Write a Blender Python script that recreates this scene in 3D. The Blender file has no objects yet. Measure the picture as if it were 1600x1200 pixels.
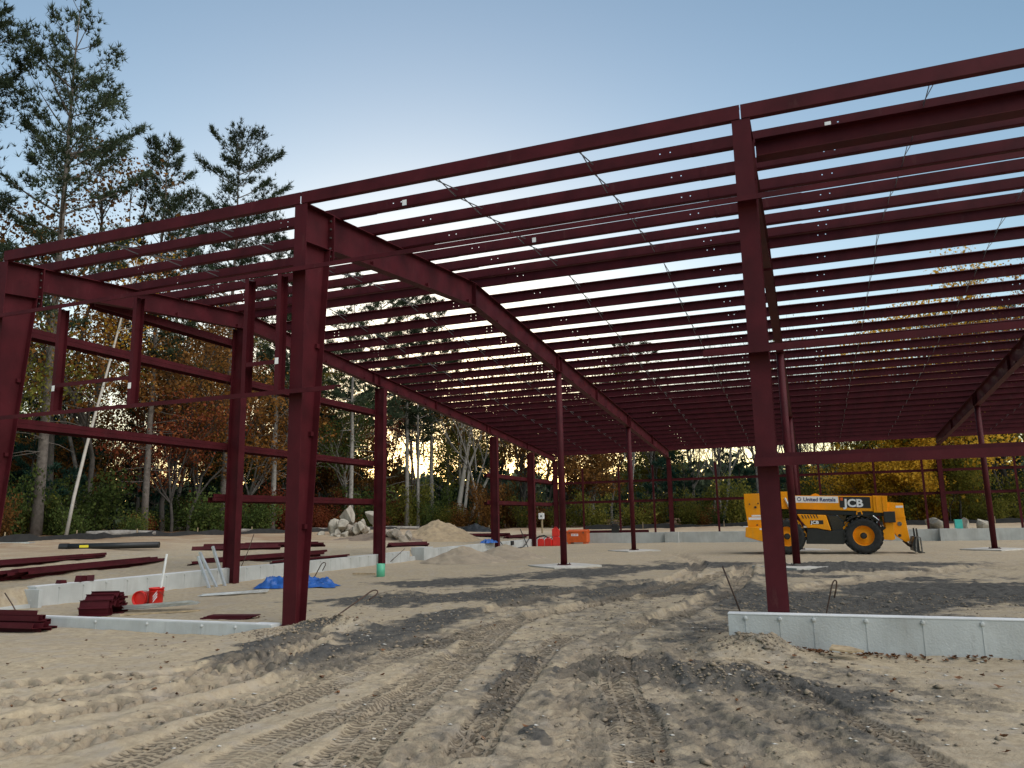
import bpy, bmesh, math, random
import numpy as np
from mathutils import Vector, Matrix
random.seed(7); NP = np.random.RandomState(11)
R = math.radians
scn = bpy.context.scene
COL = scn.collection

# ------------------------------------------------------------------ camera
CAM = (8.0867, -10.8372, 1.6635); YAW, PITCH, ROLL, FPX = -0.3615, 0.1742, -0.0197, 1196.1
def cam_axes():
    cy, sy, cp, sp = math.cos(YAW), math.sin(YAW), math.cos(PITCH), math.sin(PITCH)
    F = Vector((sy*cp, cy*cp, sp)); Rt = Vector((cy, -sy, 0)); U = Rt.cross(F)
    cr, sr = math.cos(ROLL), math.sin(ROLL)
    return Rt*cr + U*sr, U*cr - Rt*sr, F
_r, _u, _f = cam_axes()
cam = bpy.data.cameras.new('camera'); camo = bpy.data.objects.new('camera', cam); COL.objects.link(camo)
cam.sensor_fit = 'HORIZONTAL'; cam.sensor_width = 36; cam.lens = FPX/1600*36
cam.clip_start = 0.05; cam.clip_end = 5000
M = Matrix(((_r.x, _u.x, -_f.x, CAM[0]), (_r.y, _u.y, -_f.y, CAM[1]), (_r.z, _u.z, -_f.z, CAM[2]), (0, 0, 0, 1)))
camo.matrix_world = M
scn.camera = camo

# ------------------------------------------------------------------ sky, sun, exposure
SUN_EL, SUN_AZ = R(6.0), R(-27)            # low sun behind the wood, straight down the building
w = bpy.data.worlds.new('World'); scn.world = w; w.use_nodes = True
nt = w.node_tree; nt.nodes.clear()
sky = nt.nodes.new('ShaderNodeTexSky'); sky.sky_type = 'NISHITA'; sky.sun_disc = False
sky.sun_elevation = SUN_EL; sky.sun_rotation = SUN_AZ
sky.air_density = 1.0; sky.dust_density = 0.55; sky.ozone_density = 1.6; sky.altitude = 50
bg = nt.nodes.new('ShaderNodeBackground'); bg.inputs['Strength'].default_value = 0.1
out = nt.nodes.new('ShaderNodeOutputWorld')
nt.links.new(sky.outputs[0], bg.inputs[0]); nt.links.new(bg.outputs[0], out.inputs[0])
sl = bpy.data.lights.new('sun', 'SUN'); sl.energy = 1.5; sl.angle = R(75); sl.color = (1, .96, .92)   # no cast shadows in the photograph: a very soft dusk light
so = bpy.data.objects.new('sun', sl); COL.objects.link(so)
LAMP_EL, LAMP_AZ = R(46), R(105)
so.rotation_euler = Vector((math.sin(LAMP_AZ)*math.cos(LAMP_EL), math.cos(LAMP_AZ)*math.cos(LAMP_EL), math.sin(LAMP_EL))).to_track_quat('Z', 'Y').to_euler()
so.location = (0, 60, 40)
vs = scn.view_settings; vs.view_transform = 'Standard'; vs.look = 'None'; vs.gamma = 1; vs.exposure = 1.4
scn.render.engine = 'CYCLES'
scn.cycles.max_bounces = 6; scn.cycles.transparent_max_bounces = 4

# ------------------------------------------------------------------ materials
MATS = {}
def nodes_mat(name):
    m = bpy.data.materials.new(name); m.use_nodes = True
    t = m.node_tree; b = t.nodes['Principled BSDF']; MATS[name] = m
    return m, t, b
def mat(name, col, rough=.6, metal=0, var=.15, scale=6, bump=.0, bscale=40, col2=None, detail=6, spec=.5):
    """principled with noise-varied colour and optional bump"""
    m, t, b = nodes_mat(name)
    tc = t.nodes.new('ShaderNodeTexCoord')
    n = t.nodes.new('ShaderNodeTexNoise'); n.inputs['Scale'].default_value = scale; n.inputs['Detail'].default_value = detail
    t.links.new(tc.outputs['Object'], n.inputs['Vector'])
    mx = t.nodes.new('ShaderNodeMix'); mx.data_type = 'RGBA'
    c2 = col2 or tuple(c*(1-var*1.6) for c in col)
    c1 = col if col2 else tuple(min(1, c*(1+var)) for c in col)
    mx.inputs[6].default_value = (*c1, 1); mx.inputs[7].default_value = (*c2, 1)
    rp = t.nodes.new('ShaderNodeMapRange'); rp.inputs[1].default_value = .3; rp.inputs[2].default_value = .7
    t.links.new(n.outputs[0], rp.inputs[0]); t.links.new(rp.outputs[0], mx.inputs[0])
    t.links.new(mx.outputs[2], b.inputs['Base Color'])
    b.inputs['Roughness'].default_value = rough; b.inputs['Specular IOR Level'].default_value = spec; b.inputs['Metallic'].default_value = metal
    if bump:
        n2 = t.nodes.new('ShaderNodeTexNoise'); n2.inputs['Scale'].default_value = bscale; n2.inputs['Detail'].default_value = 5
        t.links.new(tc.outputs['Object'], n2.inputs['Vector'])
        bp = t.nodes.new('ShaderNodeBump'); bp.inputs['Strength'].default_value = bump; bp.inputs['Distance'].default_value = .02
        t.links.new(n2.outputs[0], bp.inputs['Height']); t.links.new(bp.outputs[0], b.inputs['Normal'])
    return m
def leafmat(name, c1, c2, c3, trans=.4):
    m = bpy.data.materials.new(name); m.use_nodes = True; t = m.node_tree; t.nodes.clear(); MATS[name] = m
    g = t.nodes.new('ShaderNodeNewGeometry'); oi = t.nodes.new('ShaderNodeObjectInfo')
    tc = t.nodes.new('ShaderNodeTexCoord')
    n = t.nodes.new('ShaderNodeTexNoise'); n.inputs['Scale'].default_value = .7
    t.links.new(tc.outputs['Object'], n.inputs['Vector'])
    a = t.nodes.new('ShaderNodeMath'); a.operation = 'MULTIPLY_ADD'; a.inputs[1].default_value = .55
    t.links.new(g.outputs['Random Per Island'], a.inputs[0])
    a2 = t.nodes.new('ShaderNodeMath'); a2.operation = 'MULTIPLY_ADD'; a2.inputs[1].default_value = .9; a2.inputs[2].default_value = -.22
    t.links.new(n.outputs[0], a2.inputs[0]); t.links.new(a2.outputs[0], a.inputs[2])
    cr = t.nodes.new('ShaderNodeValToRGB')
    cr.color_ramp.elements[0].position = .1; cr.color_ramp.elements[0].color = (*c1, 1)
    cr.color_ramp.elements[1].position = .9; cr.color_ramp.elements[1].color = (*c3, 1)
    e = cr.color_ramp.elements.new(.5); e.color = (*c2, 1)
    t.links.new(a.outputs[0], cr.inputs[0])
    hs = t.nodes.new('ShaderNodeHueSaturation')
    mr = t.nodes.new('ShaderNodeMapRange'); mr.inputs[3].default_value = .7; mr.inputs[4].default_value = 1.25
    t.links.new(oi.outputs['Random'], mr.inputs[0]); t.links.new(mr.outputs[0], hs.inputs['Value']); t.links.new(cr.outputs[0], hs.inputs['Color'])
    d = t.nodes.new('ShaderNodeBsdfDiffuse'); tr = t.nodes.new('ShaderNodeBsdfTranslucent'); ms = t.nodes.new('ShaderNodeMixShader'); ms.inputs[0].default_value = trans
    o = t.nodes.new('ShaderNodeOutputMaterial')
    t.links.new(hs.outputs[0], d.inputs[0]); t.links.new(hs.outputs[0], tr.inputs[0])
    t.links.new(d.outputs[0], ms.inputs[1]); t.links.new(tr.outputs[0], ms.inputs[2]); t.links.new(ms.outputs[0], o.inputs[0])
    return m

def primer_mat():
    # red oxide primer with dust, scuffs and faded patches
    m = mat('primer', (.060, .0062, .0098), .62, 0, .2, 2.2, .10, 60, spec=.17); t = m.node_tree; b = t.nodes['Principled BSDF']
    src = b.inputs['Base Color'].links[0].from_socket
    g = t.nodes.new('ShaderNodeNewGeometry')
    def layer(src, scale, vec, lo, hi, amt, col):
        mp = t.nodes.new('ShaderNodeMapping'); mp.inputs['Scale'].default_value = vec; t.links.new(g.outputs['Position'], mp.inputs['Vector'])
        n = t.nodes.new('ShaderNodeTexNoise'); n.inputs['Scale'].default_value = scale; n.inputs['Detail'].default_value = 7; n.inputs['Roughness'].default_value = .7; t.links.new(mp.outputs[0], n.inputs['Vector'])
        r = t.nodes.new('ShaderNodeMapRange'); r.inputs[1].default_value = lo; r.inputs[2].default_value = hi; r.inputs[4].default_value = amt; t.links.new(n.outputs[0], r.inputs[0])
        x = t.nodes.new('ShaderNodeMix'); x.data_type = 'RGBA'; x.inputs[7].default_value = (*col, 1); t.links.new(r.outputs[0], x.inputs[0]); t.links.new(src, x.inputs[6]); return x.outputs[2]
    src = layer(src, 1.1, (1, 1, .5), .46, .75, .4, (.09, .016, .022))
    src = layer(src, 6, (1, 1, .22), .60, .78, .32, (.15, .075, .065))
    src = layer(src, 14, (1, 1, 1), .68, .76, .6, (.22, .15, .12))
    src = layer(src, 3, (1, 1, .6), .62, .75, .6, (.03, .002, .005))
    t.links.new(src, b.inputs['Base Color'])
primer_mat()
mat('galv', (.55, .57, .58), .35, .6, .12, 8)
mat('strap', (.16, .165, .17), .5, .3, .1, 8)
def stained(name, base, stain, spec=.3, bump=.3):
    m = mat(name, base, .88, 0, .10, 1.6, bump, 45, spec=spec); t = m.node_tree; b = t.nodes['Principled BSDF']; src = b.inputs['Base Color'].links[0].from_socket
    g = t.nodes.new('ShaderNodeNewGeometry')
    for sc, vec, lo, hi, amt, col in ((2.0, (1, 1, .25), .48, .72, .55, stain), (9, (1, 1, .12), .56, .72, .4, stain), (5, (1, 1, 1), .62, .74, .5, tuple(min(.8, c*1.35) for c in base)), (40, (1, 1, 1), .68, .74, .6, tuple(c*.35 for c in base))):
        mp = t.nodes.new('ShaderNodeMapping'); mp.inputs['Scale'].default_value = vec; t.links.new(g.outputs['Position'], mp.inputs['Vector'])
        n = t.nodes.new('ShaderNodeTexNoise'); n.inputs['Scale'].default_value = sc; n.inputs['Detail'].default_value = 7; n.inputs['Roughness'].default_value = .68; t.links.new(mp.outputs[0], n.inputs['Vector'])
        r = t.nodes.new('ShaderNodeMapRange'); r.inputs[1].default_value = lo; r.inputs[2].default_value = hi; r.inputs[4].default_value = amt; t.links.new(n.outputs[0], r.inputs[0])
        x = t.nodes.new('ShaderNodeMix'); x.data_type = 'RGBA'; x.inputs[7].default_value = (*col, 1); t.links.new(r.outputs[0], x.inputs[0]); t.links.new(src, x.inputs[6]); src = x.outputs[2]
    t.links.new(src, b.inputs['Base Color'])
stained('concrete', (.46, .47, .455), (.30, .29, .265))
mat('concrete_skylit_tint', (.62, .62, .61), .85, 0, .06, 3, .2, 60)  # paler copy of concrete: sky light on wall tops put into the colour
mat('pad', (.5, .47, .42), .9, 0, .12, 3, .3, 40)
mat('rebar', (.09, .055, .04), .8, .2, .3, 20, .4, 120)
mat('white_tag', (.8, .8, .78), .6)
mat('hole_edge', (.05, .05, .05), .6)
mat('red_plastic', (.62, .018, .012), .4, 0, .08)
mat('orange_paint', (.62, .10, .012), .45, 0, .12, 5)
mat('green_pvc', (.10, .42, .26), .4, 0, .06)
mat('teal_plastic', (.06, .48, .42), .45, 0, .06)
mat('blue_tarp', (.02, .10, .36), .42, 0, .25, 7, 1.0, 11)
mat('timber', (.36, .27, .16), .8, 0, .2, 12, .2, 60)
mat('black_plastic', (.012, .013, .014), .5, 0, .2)
mat('silt_fabric', (.018, .018, .018), .8, 0, .3, 4)
mat('rock', (.42, .38, .31), .9, 0, .2, 1.7, .8, 10, col2=(.24, .21, .17))
mat('rock_dirty', (.36, .31, .25), .9, 0, .2, 1.7, .6, 14, col2=(.22, .18, .14))
mat('cab_glass', (.01, .014, .017), .08, 0, .1)
stained('machine_yellow', (.86, .325, .006), (.62, .29, .06), .25, .02)
mat('machine_black', (.012, .012, .013), .45, 0, .2)
mat('tyre', (.018, .018, .018), .85, 0, .3, 12, .3, 50)
mat('decal_white', (.75, .76, .77), .5, 0, .03)
mat('decal_black', (.01, .01, .012), .5, 0, .03)
mat('decal_blue', (.015, .03, .14), .5, 0, .03)
mat('yellow_label', (.75, .62, .03), .5, 0, .03)
mat('steel_worn', (.16, .15, .14), .5, .6, .3, 12)
mat('bark_pine', (.16, .135, .115), .95, 0, .3, 5, .8, 14, col2=(.075, .06, .05))
mat('bark_grey', (.26, .24, .215), .95, 0, .3, 4, .6, 14, col2=(.13, .115, .10))
mat('bark_dark', (.07, .058, .048), .95, 0, .3, 4, .6, 14, col2=(.03, .026, .022))
mat('bark_white', (.42, .39, .35), .85, 0, .2, 3, .4, 12, col2=(.34, .30, .25))
mat('leaf_litter', (.20, .085, .03), .9, 0, .5, 30, col2=(.08, .035, .015))
leafmat('needles', (.026, .038, .024), (.05, .068, .04), (.085, .105, .062), .25)
leafmat('needles_blue', (.012, .032, .024), (.022, .052, .038), (.04, .075, .05), .25)
leafmat('leaf_orange', (.11, .045, .014), (.22, .095, .025), (.33, .17, .045))
leafmat('leaf_red', (.10, .025, .014), (.19, .05, .025), (.26, .10, .035))
leafmat('leaf_yellow', (.34, .20, .025), (.58, .34, .035), (.70, .46, .07), .55)
leafmat('leaf_olive', (.07, .078, .02), (.145, .145, .03), (.26, .22, .05), .5)
leafmat('leaf_brown', (.07, .035, .015), (.15, .07, .022), (.24, .12, .035))
leafmat('leaf_green', (.035, .055, .018), (.075, .105, .03), (.14, .16, .045), .5)

# ------------------------------------------------------------------ mesh helpers
class MB:
    def __init__(s): s.v = []; s.f = []
    def add(s, vs, fs):
        o = len(s.v); s.v += [tuple(p) for p in vs]; s.f += [tuple(i+o for i in f) for f in fs]; return s
    def hexa(s, p):          # 8 points: bottom 4 ccw, top 4 ccw
        return s.add(p, [(3, 2, 1, 0), (4, 5, 6, 7), (0, 1, 5, 4), (1, 2, 6, 5), (2, 3, 7, 6), (3, 0, 4, 7)])
    def box(s, x0, x1, y0, y1, z0, z1):
        return s.hexa([(x0, y0, z0), (x1, y0, z0), (x1, y1, z0), (x0, y1, z0), (x0, y0, z1), (x1, y0, z1), (x1, y1, z1), (x0, y1, z1)])
    def prism(s, poly, axis, a, b):   # polygon in the two other axes, extruded along axis from a to b
        n = len(poly)
        def P(q, t):
            return {'x': (t, q[0], q[1]), 'y': (q[0], t, q[1]), 'z': (q[0], q[1], t)}[axis]
        vs = [P(q, a) for q in poly] + [P(q, b) for q in poly]
        return s.add(vs, [tuple(range(n-1, -1, -1)), tuple(range(n, 2*n))] + [(i, (i+1) % n, n+(i+1) % n, n+i) for i in range(n)])
    def tube(s, pts, rad, seg=8, cap=True):
        pts = [Vector(p) for p in pts]; n = len(pts)
        rr = rad if hasattr(rad, '__len__') else [rad]*n
        vs = []; up = None
        for i, p in enumerate(pts):
            d = (pts[min(i+1, n-1)] - pts[max(i-1, 0)]).normalized()
            if up is None: up = Vector((0, 0, 1)) if abs(d.z) < .9 else Vector((1, 0, 0))
            a = d.cross(up).normalized(); b = a.cross(d).normalized(); up = b
            vs += [p + (a*math.cos(t) + b*math.sin(t))*rr[i] for t in [2*math.pi*k/seg for k in range(seg)]]
        fs = [(i*seg+k, i*seg+(k+1) % seg, (i+1)*seg+(k+1) % seg, (i+1)*seg+k) for i in range(n-1) for k in range(seg)]
        if cap: fs += [tuple(range(seg-1, -1, -1)), tuple(range((n-1)*seg, n*seg))]
        return s.add(vs, fs)
    def lathe(s, prof, seg=24, axis='z', c=(0, 0, 0), cap=True):
        vs = []
        for r_, h in prof:
            for k in range(seg):
                t = 2*math.pi*k/seg; a, b = r_*math.cos(t), r_*math.sin(t)
                q = {'z': (a, b, h), 'y': (a, h, b), 'x': (h, a, b)}[axis]
                vs.append((q[0]+c[0], q[1]+c[1], q[2]+c[2]))
        n = len(prof)
        fs = [(i*seg+k, i*seg+(k+1) % seg, (i+1)*seg+(k+1) % seg, (i+1)*seg+k) for i in range(n-1) for k in range(seg)]
        if cap: fs += [tuple(range(seg-1, -1, -1)), tuple(range((n-1)*seg, n*seg))]
        return s.add(vs, fs)
    def mesh(s, name, smooth=False):
        me = bpy.data.meshes.new(name); me.from_pydata(s.v, [], s.f); me.update()
        bm = bmesh.new(); bm.from_mesh(me); bmesh.ops.recalc_face_normals(bm, faces=bm.faces); bm.to_mesh(me); bm.free()
        if smooth: me.shade_smooth()
        return me
    def build(s, name, m, parent=None, loc=(0, 0, 0), smooth=False, bevel=0, rot=None):
        me = s.mesh(name, smooth)
        if bevel:
            bm = bmesh.new(); bm.from_mesh(me)
            bmesh.ops.bevel(bm, geom=[e for e in bm.edges if e.calc_face_angle(0) > .6], offset=bevel, segments=2, affect='EDGES', profile=.6, clamp_overlap=True)
            bm.to_mesh(me); bm.free()
        return link(name, me, m, parent, loc, rot)
def link(name, me, m=None, parent=None, loc=(0, 0, 0), rot=None):
    if m and not me.materials: me.materials.append(MATS[m])
    o = bpy.data.objects.new(name, me); COL.objects.link(o); o.location = loc
    if rot: o.rotation_euler = rot
    if parent: o.parent = parent
    return o
def tag(o, label, cat, group=None, kind=None):
    if label: o['label'] = label
    if cat: o['category'] = cat
    if group: o['group'] = group
    if kind: o['kind'] = kind
    return o
def thing(name, label, cat, loc=(0, 0, 0), rotz=0, group=None):
    o = bpy.data.objects.new(name, None); COL.objects.link(o); o.location = loc; o.rotation_euler = (0, 0, rotz); o.empty_display_size = .3
    return tag(o, label, cat, group)
def np_mesh(name, v, f, mi=None, smooth=False):
    """v (n,3) float array, f (m,k) int array"""
    me = bpy.data.meshes.new(name); k = f.shape[1]
    me.vertices.add(len(v)); me.vertices.foreach_set('co', np.ascontiguousarray(v, dtype=np.float32).ravel())
    me.loops.add(f.size); me.loops.foreach_set('vertex_index', np.ascontiguousarray(f, dtype=np.int32).ravel())
    me.polygons.add(len(f)); me.polygons.foreach_set('loop_start', np.arange(0, f.size, k, dtype=np.int32)); me.polygons.foreach_set('loop_total', np.full(len(f), k, dtype=np.int32))
    if smooth: me.polygons.foreach_set('use_smooth', np.ones(len(f), dtype=bool))
    me.update(calc_edges=True)
    return me
def text_mesh(body, size, extrude=.004, offset=0.0, xscale=1.0):
    cu = bpy.data.curves.new('lettering', 'FONT'); cu.body = body; cu.size = size; cu.extrude = extrude; cu.offset = offset
    cu.resolution_u = 3
    ob = bpy.data.objects.new('lettering', cu); COL.objects.link(ob)
    dg = bpy.context.evaluated_depsgraph_get()
    me = bpy.data.meshes.new_from_object(ob.evaluated_get(dg)); bpy.data.objects.remove(ob); bpy.data.curves.remove(cu)
    me.transform(Matrix.Diagonal((xscale, 1, 1, 1)))
    me.materials.clear()
    return me

# ------------------------------------------------------------------ numpy noise
def vnoise(x, y, seed=0):
    xi = np.floor(x).astype(np.int64); yi = np.floor(y).astype(np.int64); xf = x-xi; yf = y-yi
    u = xf*xf*(3-2*xf); v_ = yf*yf*(3-2*yf)
    def h(a, b):
        n = (a*374761393 + b*668265263 + seed*974711) & 0xffffffff
        n = ((n ^ (n >> 13))*1274126177) & 0xffffffff
        return ((n ^ (n >> 16)) & 0xffff)/65535.0
    return (h(xi, yi)*(1-u)+h(xi+1, yi)*u)*(1-v_) + (h(xi, yi+1)*(1-u)+h(xi+1, yi+1)*u)*v_
def fbm(x, y, f, o=4, seed=0, g=.5):
    s = 0; a = 1; t = 0
    for i in range(o):
        s = s + a*vnoise(x*f+17.3*i, y*f-9.1*i, seed+i); t += a; a *= g; f *= 2.03
    return s/t*2-1
def sst(a, b, x):
    t = np.clip((x-a)/(b-a), 0, 1); return t*t*(3-2*t)
def polydist(x, y, pts):
    """distance to polyline, signed side distance and arc length"""
    best = np.full(x.shape, 1e9); sd = np.zeros_like(x); ss = np.zeros_like(x); acc = 0
    for (ax, ay), (bx, by) in zip(pts[:-1], pts[1:]):
        dx, dy = bx-ax, by-ay; L = math.hypot(dx, dy); t = np.clip(((x-ax)*dx+(y-ay)*dy)/(L*L), 0, 1)
        px, py = x-ax-t*dx, y-ay-t*dy; d = np.hypot(px, py); side = np.sign(dx*py-dy*px); m = d < best
        best = np.where(m, d, best); sd = np.where(m, d*side, sd); ss = np.where(m, acc+t*L, ss); acc += L
    return best, sd, ss
def smooth_line(p, n=8):
    q = [p[0]] + list(p) + [p[-1]]; o = []
    for i in range(1, len(q)-2):
        a, b, c, d = [np.array(q[i+k], float) for k in (-1, 0, 1, 2)]
        for t in np.linspace(0, 1, n, endpoint=False):
            o.append(tuple(.5*((2*b)+(-a+c)*t+(2*a-5*b+4*c-d)*t*t+(-a+3*b-3*c+d)*t**3)))
    o.append(tuple(p[-1])); return o

# ------------------------------------------------------------------ terrain
def terrain(x, y):
    x = np.asarray(x, float); y = np.asarray(y, float)
    left = (.40 + .036*np.clip(-8.0-x, 0, 26))*sst(-7.68, -7.92, x)*sst(-3.2, .6, y) + .35*sst(-9, -22, x)*sst(.6, -3.2, y)
    back = (.55 + .016*np.clip(y-39, 0, 40))*sst(38.50, 38.74, y)
    z = np.maximum(left, back)
    z = z - .16*sst(-.02, -.16, y)*sst(-.2, -1.2, x)*sst(-3.2, -.4, y)*sst(-9, -7.5, x)
    z = z - .05*sst(-.02, -.2, y)*sst(7, 8.5, x)*sst(-2, -.3, y)
    return z
def zt(x, y): return float(terrain(np.array([x]), np.array([y]))[0])
TRK = [  # points, half width, lug pitch, lug depth, rut depth, chevron slope (pitch under .1: fine tread, relief in the shader)
 ([(4.95,-6.14),(4.63,-4.88),(4.3,-3.26),(3.98,-1.55),(3.53,.71),(3.67,2.19),(4.27,4.35),(5.13,6.73),(5.58,13.18)], .27, .06, .0, .030, .25),
 ([(4.19,-6.58),(4.11,-5.71),(4.14,-4.8),(4.21,-4.04),(4.09,-3.15),(3.9,-1.6)], .26, .06, .0, .024, -.25),
 ([(3.46,-6.67),(3.33,-5.67),(3.28,-4.57),(3.22,-3.02),(3.22,-1.49),(3.24,.64),(3.86,2.69),(4.4,4.9)], .27, .07, .0, .028, .3),
 ([(1.36,-6.26),(1.63,-5.42),(2.01,-4.52),(2.06,-3.33),(1.54,-1.64)], .27, .24, .075, .05, .55),
 ([(-.47,-5.06),(.67,-4.25),(1.32,-3.53),(1.35,-2.46),(1.0,-.6)], .26, .25, .07, .045, .6),
 ([(2.1,-6.65),(2.58,-6.08),(2.65,-5.24),(2.77,-4.0),(2.65,-2.12),(2.8,-.2)], .28, .15, .045, .035, .4),
 ([(5.68,-5.48),(5.34,-4.22),(5.14,-3.03),(4.85,-1.33),(4.78,0)], .2, .06, .0, .03, .2),
 ([(6.44,-5.68),(6.19,-4.42),(5.67,-2.72),(5.43,-.68),(5.5,2)], .24, .15, .034, .022, .6),
 ([(6.96,-5.52),(6.62,-4.29),(6.09,-2.6),(5.59,-.65)], .2, .06, .0, .02, .3),
 ([(7.63,-5.31),(7.16,-4.13),(6.49,-2.81),(6.1,-1.2)], .24, .16, .038, .026, .55),
 ([(8.28,-5.17),(7.79,-3.95),(7.1,-2.64),(6.38,-.45)], .23, .15, .034, .024, .5),
 ([(8.9,-5.2),(8.5,-4.2),(7.9,-3.0),(7.2,-1.4)], .12, .06, .0, .03, .2),
 ([(5.3,-6.2),(5.6,-5.0),(5.9,-3.6),(6.0,-2.2)], .23, .16, .03, .016, -.5),
 ([(.2,-6.2),(1.0,-5.0),(1.7,-3.9),(1.9,-2.6),(1.3,-1.0)], .2, .22, .06, .02, -.6),
 ([(3.67,2.19),(4.2,5.19),(4.73,10.23),(4.31,17.21),(2.5,24)], .3, .18, .05, .07, .5),
 ([(7.65,7.12),(10.08,11.88),(14.19,17.51)], .5, .2, .03, .07, .4),
 ([(5.6,1.2),(6.1,5.0),(6.3,9.5),(6.0,16.0)], .3, .18, .05, .07, .5),
 ([(2.6,2.2),(2.8,6.0),(4.8,10.5),(8.3,13.5),(13,14.6)], .32, .2, .05, .07, .5),
]
SOIL = [ # points, half width, strength
 ([(.69,-.29),(.92,-1.52),(1.34,-2.69),(1.54,-3.2)], .42, .95), ([(2.14,-2.48),(2.24,-1.47),(2.2,.05),(2.15,2.06)], .9, .85),
 ([(.15,4.2),(1.62,5.0),(3.22,6.4),(4.28,8.4)], 1.9, .95), ([(-1.2,8.2),(.6,11.4),(2.6,14.6),(4.5,16.5)], 2.0, .85),
 ([(4.84,-1.78),(5.12,-3.35),(5.34,-4.22)], .17, 1.0), ([(6.0,-2.2),(6.96,-2.4),(7.58,-2.66),(8.3,-3.2)], .75, .95), ([(6.3,.07),(7.11,3.08)], .7, .6),
 ([(7.91,5.0),(12.38,8.4)], 3.2, .95), ([(8.4,14.6),(11.54,17.0)], 1.5, .9), ([(6.59,11.53),(8.54,11.72)], .8, .7), ([(5.98,-3.79),(7.16,-4.13),(8.12,-4.23)], .7, .6),
 ([(5.98,-4.88),(6.09,-5.02)], .12, 1.0), ([(8.13,-3.64),(9.07,-3.57)], .5, .4), ([(5.0,-4.4),(5.85,-5.58)], .5, .3), ([(6.57,-4.31),(7.36,-5.11)], .5, .5),
 ([(7.3,-.5),(8.2,-1.6),(9.2,-2.6)], .45, .45), ([(6.9,-6),(6.2,-4.2),(5.2,-1.8),(4.6,1.2),(5.0,5.2),(6.0,10),(8.5,14)], 1.7, .36), ([(3.0,-2.0),(3.0,-.5),(3.2,2.5)], .8, .36), ([(8.2,-4.8),(7.2,-2.6),(6.4,-.6)], .6, .5), ([(1.2,-4.8),(2.0,-3.6)], .7, .25), ([(12,8),(19,11)], 3.2, .85), ([(5.4,-.6),(6.0,2.5),(6.2,6.0)], .6, .5),
]
MOUND = [(7.08,-2.45,.55,.42,.13), (7.35,-.45,.48,.36,.20), (.78,-.02,.62,.28,.16), (.45,-.75,.5,.5,.05), (.2,3.8,.8,.6,.08), (1.3,.0,.5,.22,.10), (9,15.6,2.6,.7,.16),
         (-.8,5.2,.7,.5,.10), (9.5,-.26,.9,.12,.03), (11.5,-.3,1.1,.2,.03), (-4.5,-.4,1.2,.25,.05)]
def ground_z(X, Y, detail=True):
    z = terrain(X, Y)
    out_ = sst(0, -1.5, X+7.7) + sst(38, 40, Y)
    soil = np.zeros_like(X)
    for pts, hw, st in SOIL:
        d, _, _ = polydist(X, Y, pts)
        d = d + hw*(.9*fbm(X, Y, .9/max(.35, min(hw, 1.2)), 4, 31) + .55*fbm(X, Y, 2.7, 4, 33))
        soil = np.maximum(soil, st*sst(1.35*hw, .25*hw, d))
    for (mx, my, rx, ry, h) in MOUND:
        q = ((X-mx)/rx)**2 + ((Y-my)/ry)**2
        z = z + h*np.exp(-q*1.2)*(1+.35*fbm(X, Y, 5, 3, 5))
    z = z + .035*fbm(X, Y, .45, 4, 3)*(1+2.0*out_) + .07*fbm(X, Y, .9, 3, 8)*out_
    trk = np.zeros_like(X); fine = np.zeros_like(X); ts = np.zeros_like(X); td = np.zeros_like(X)
    if detail:
        for i, (pts, hw, pitch, ld, rd, ch) in enumerate(TRK):
            sp = smooth_line(pts, 6)
            xs = [p[0] for p in sp]; ys = [p[1] for p in sp]
            m = (X > min(xs)-1) & (X < max(xs)+1) & (Y > min(ys)-.8) & (Y < max(ys)+.8)
            if not m.any(): continue
            x, y = X[m], Y[m]
            wob = .05*fbm(x, y, .9, 2, 50+i)
            d, sd, s = polydist(x, y, sp); d = d+wob
            inn = sst(hw*1.05, hw*.86, d)
            wear = np.clip(.62+.75*fbm(x, y, 1.2, 3, 70+i), .12, 1)
            ph = (s + ch*np.abs(sd) + .03*fbm(x, y, 3, 2, 90+i))/pitch
            ph2 = ph + .5*(sd > 0)
            c = np.cos(2*math.pi*ph2); lug = np.sign(c)*np.abs(c)**.4
            h = -rd*inn + ld*.85*lug*inn*wear
            b = np.exp(-((d-hw*1.2)/(.22*hw+.02))**2)*(rd*.55+ld*.25)*(.6+.6*fbm(x, y, 4, 3, 110+i))
            z[m] += h + b
            if pitch < .1:
                up = inn*wear > fine[m]
                fine[m] = np.where(up, inn*wear, fine[m]); ts[m] = np.where(up, s/pitch, ts[m]); td[m] = np.where(up, sd, td[m])
            trk[m] = np.maximum(trk[m], inn*wear)
        near = sst(16, 5, np.hypot(X-7, Y+8))
        n1 = fbm(X, Y, 7, 4, 21); n2 = fbm(X, Y, 20, 3, 23)
        rough = .35 + 1.9*soil + .6*trk
        rg = 1-np.abs(fbm(X, Y, 9, 4, 25, .6))*2.2; z = z + near*rough*.013*np.clip(rg, -.5, 1)
        rg2 = 1-np.abs(fbm(X, Y, 21, 3, 27, .6))*2.2; z = z + near*rough*.007*np.clip(rg2, -.5, 1)
        z = z + near*rough*(.006*n1 + .008*n2) + (1-near)*.03*n1*(.4+soil)
        # boot and tyre scuffs: short dents stretched across the driving direction
        sc = vnoise(X*2.6+Y*1.0, Y*7.5-X*1.5, 77); z = z - .024*sst(.62, .84, sc)*(.45+soil)*sst(1.0, .2, out_)
        sc2 = vnoise(X*3.4, Y*5.2, 78); z = z + .02*sst(.66, .9, sc2)*(.35+soil)
    return z, soil, np.stack([trk, fine, ts, td])

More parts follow.
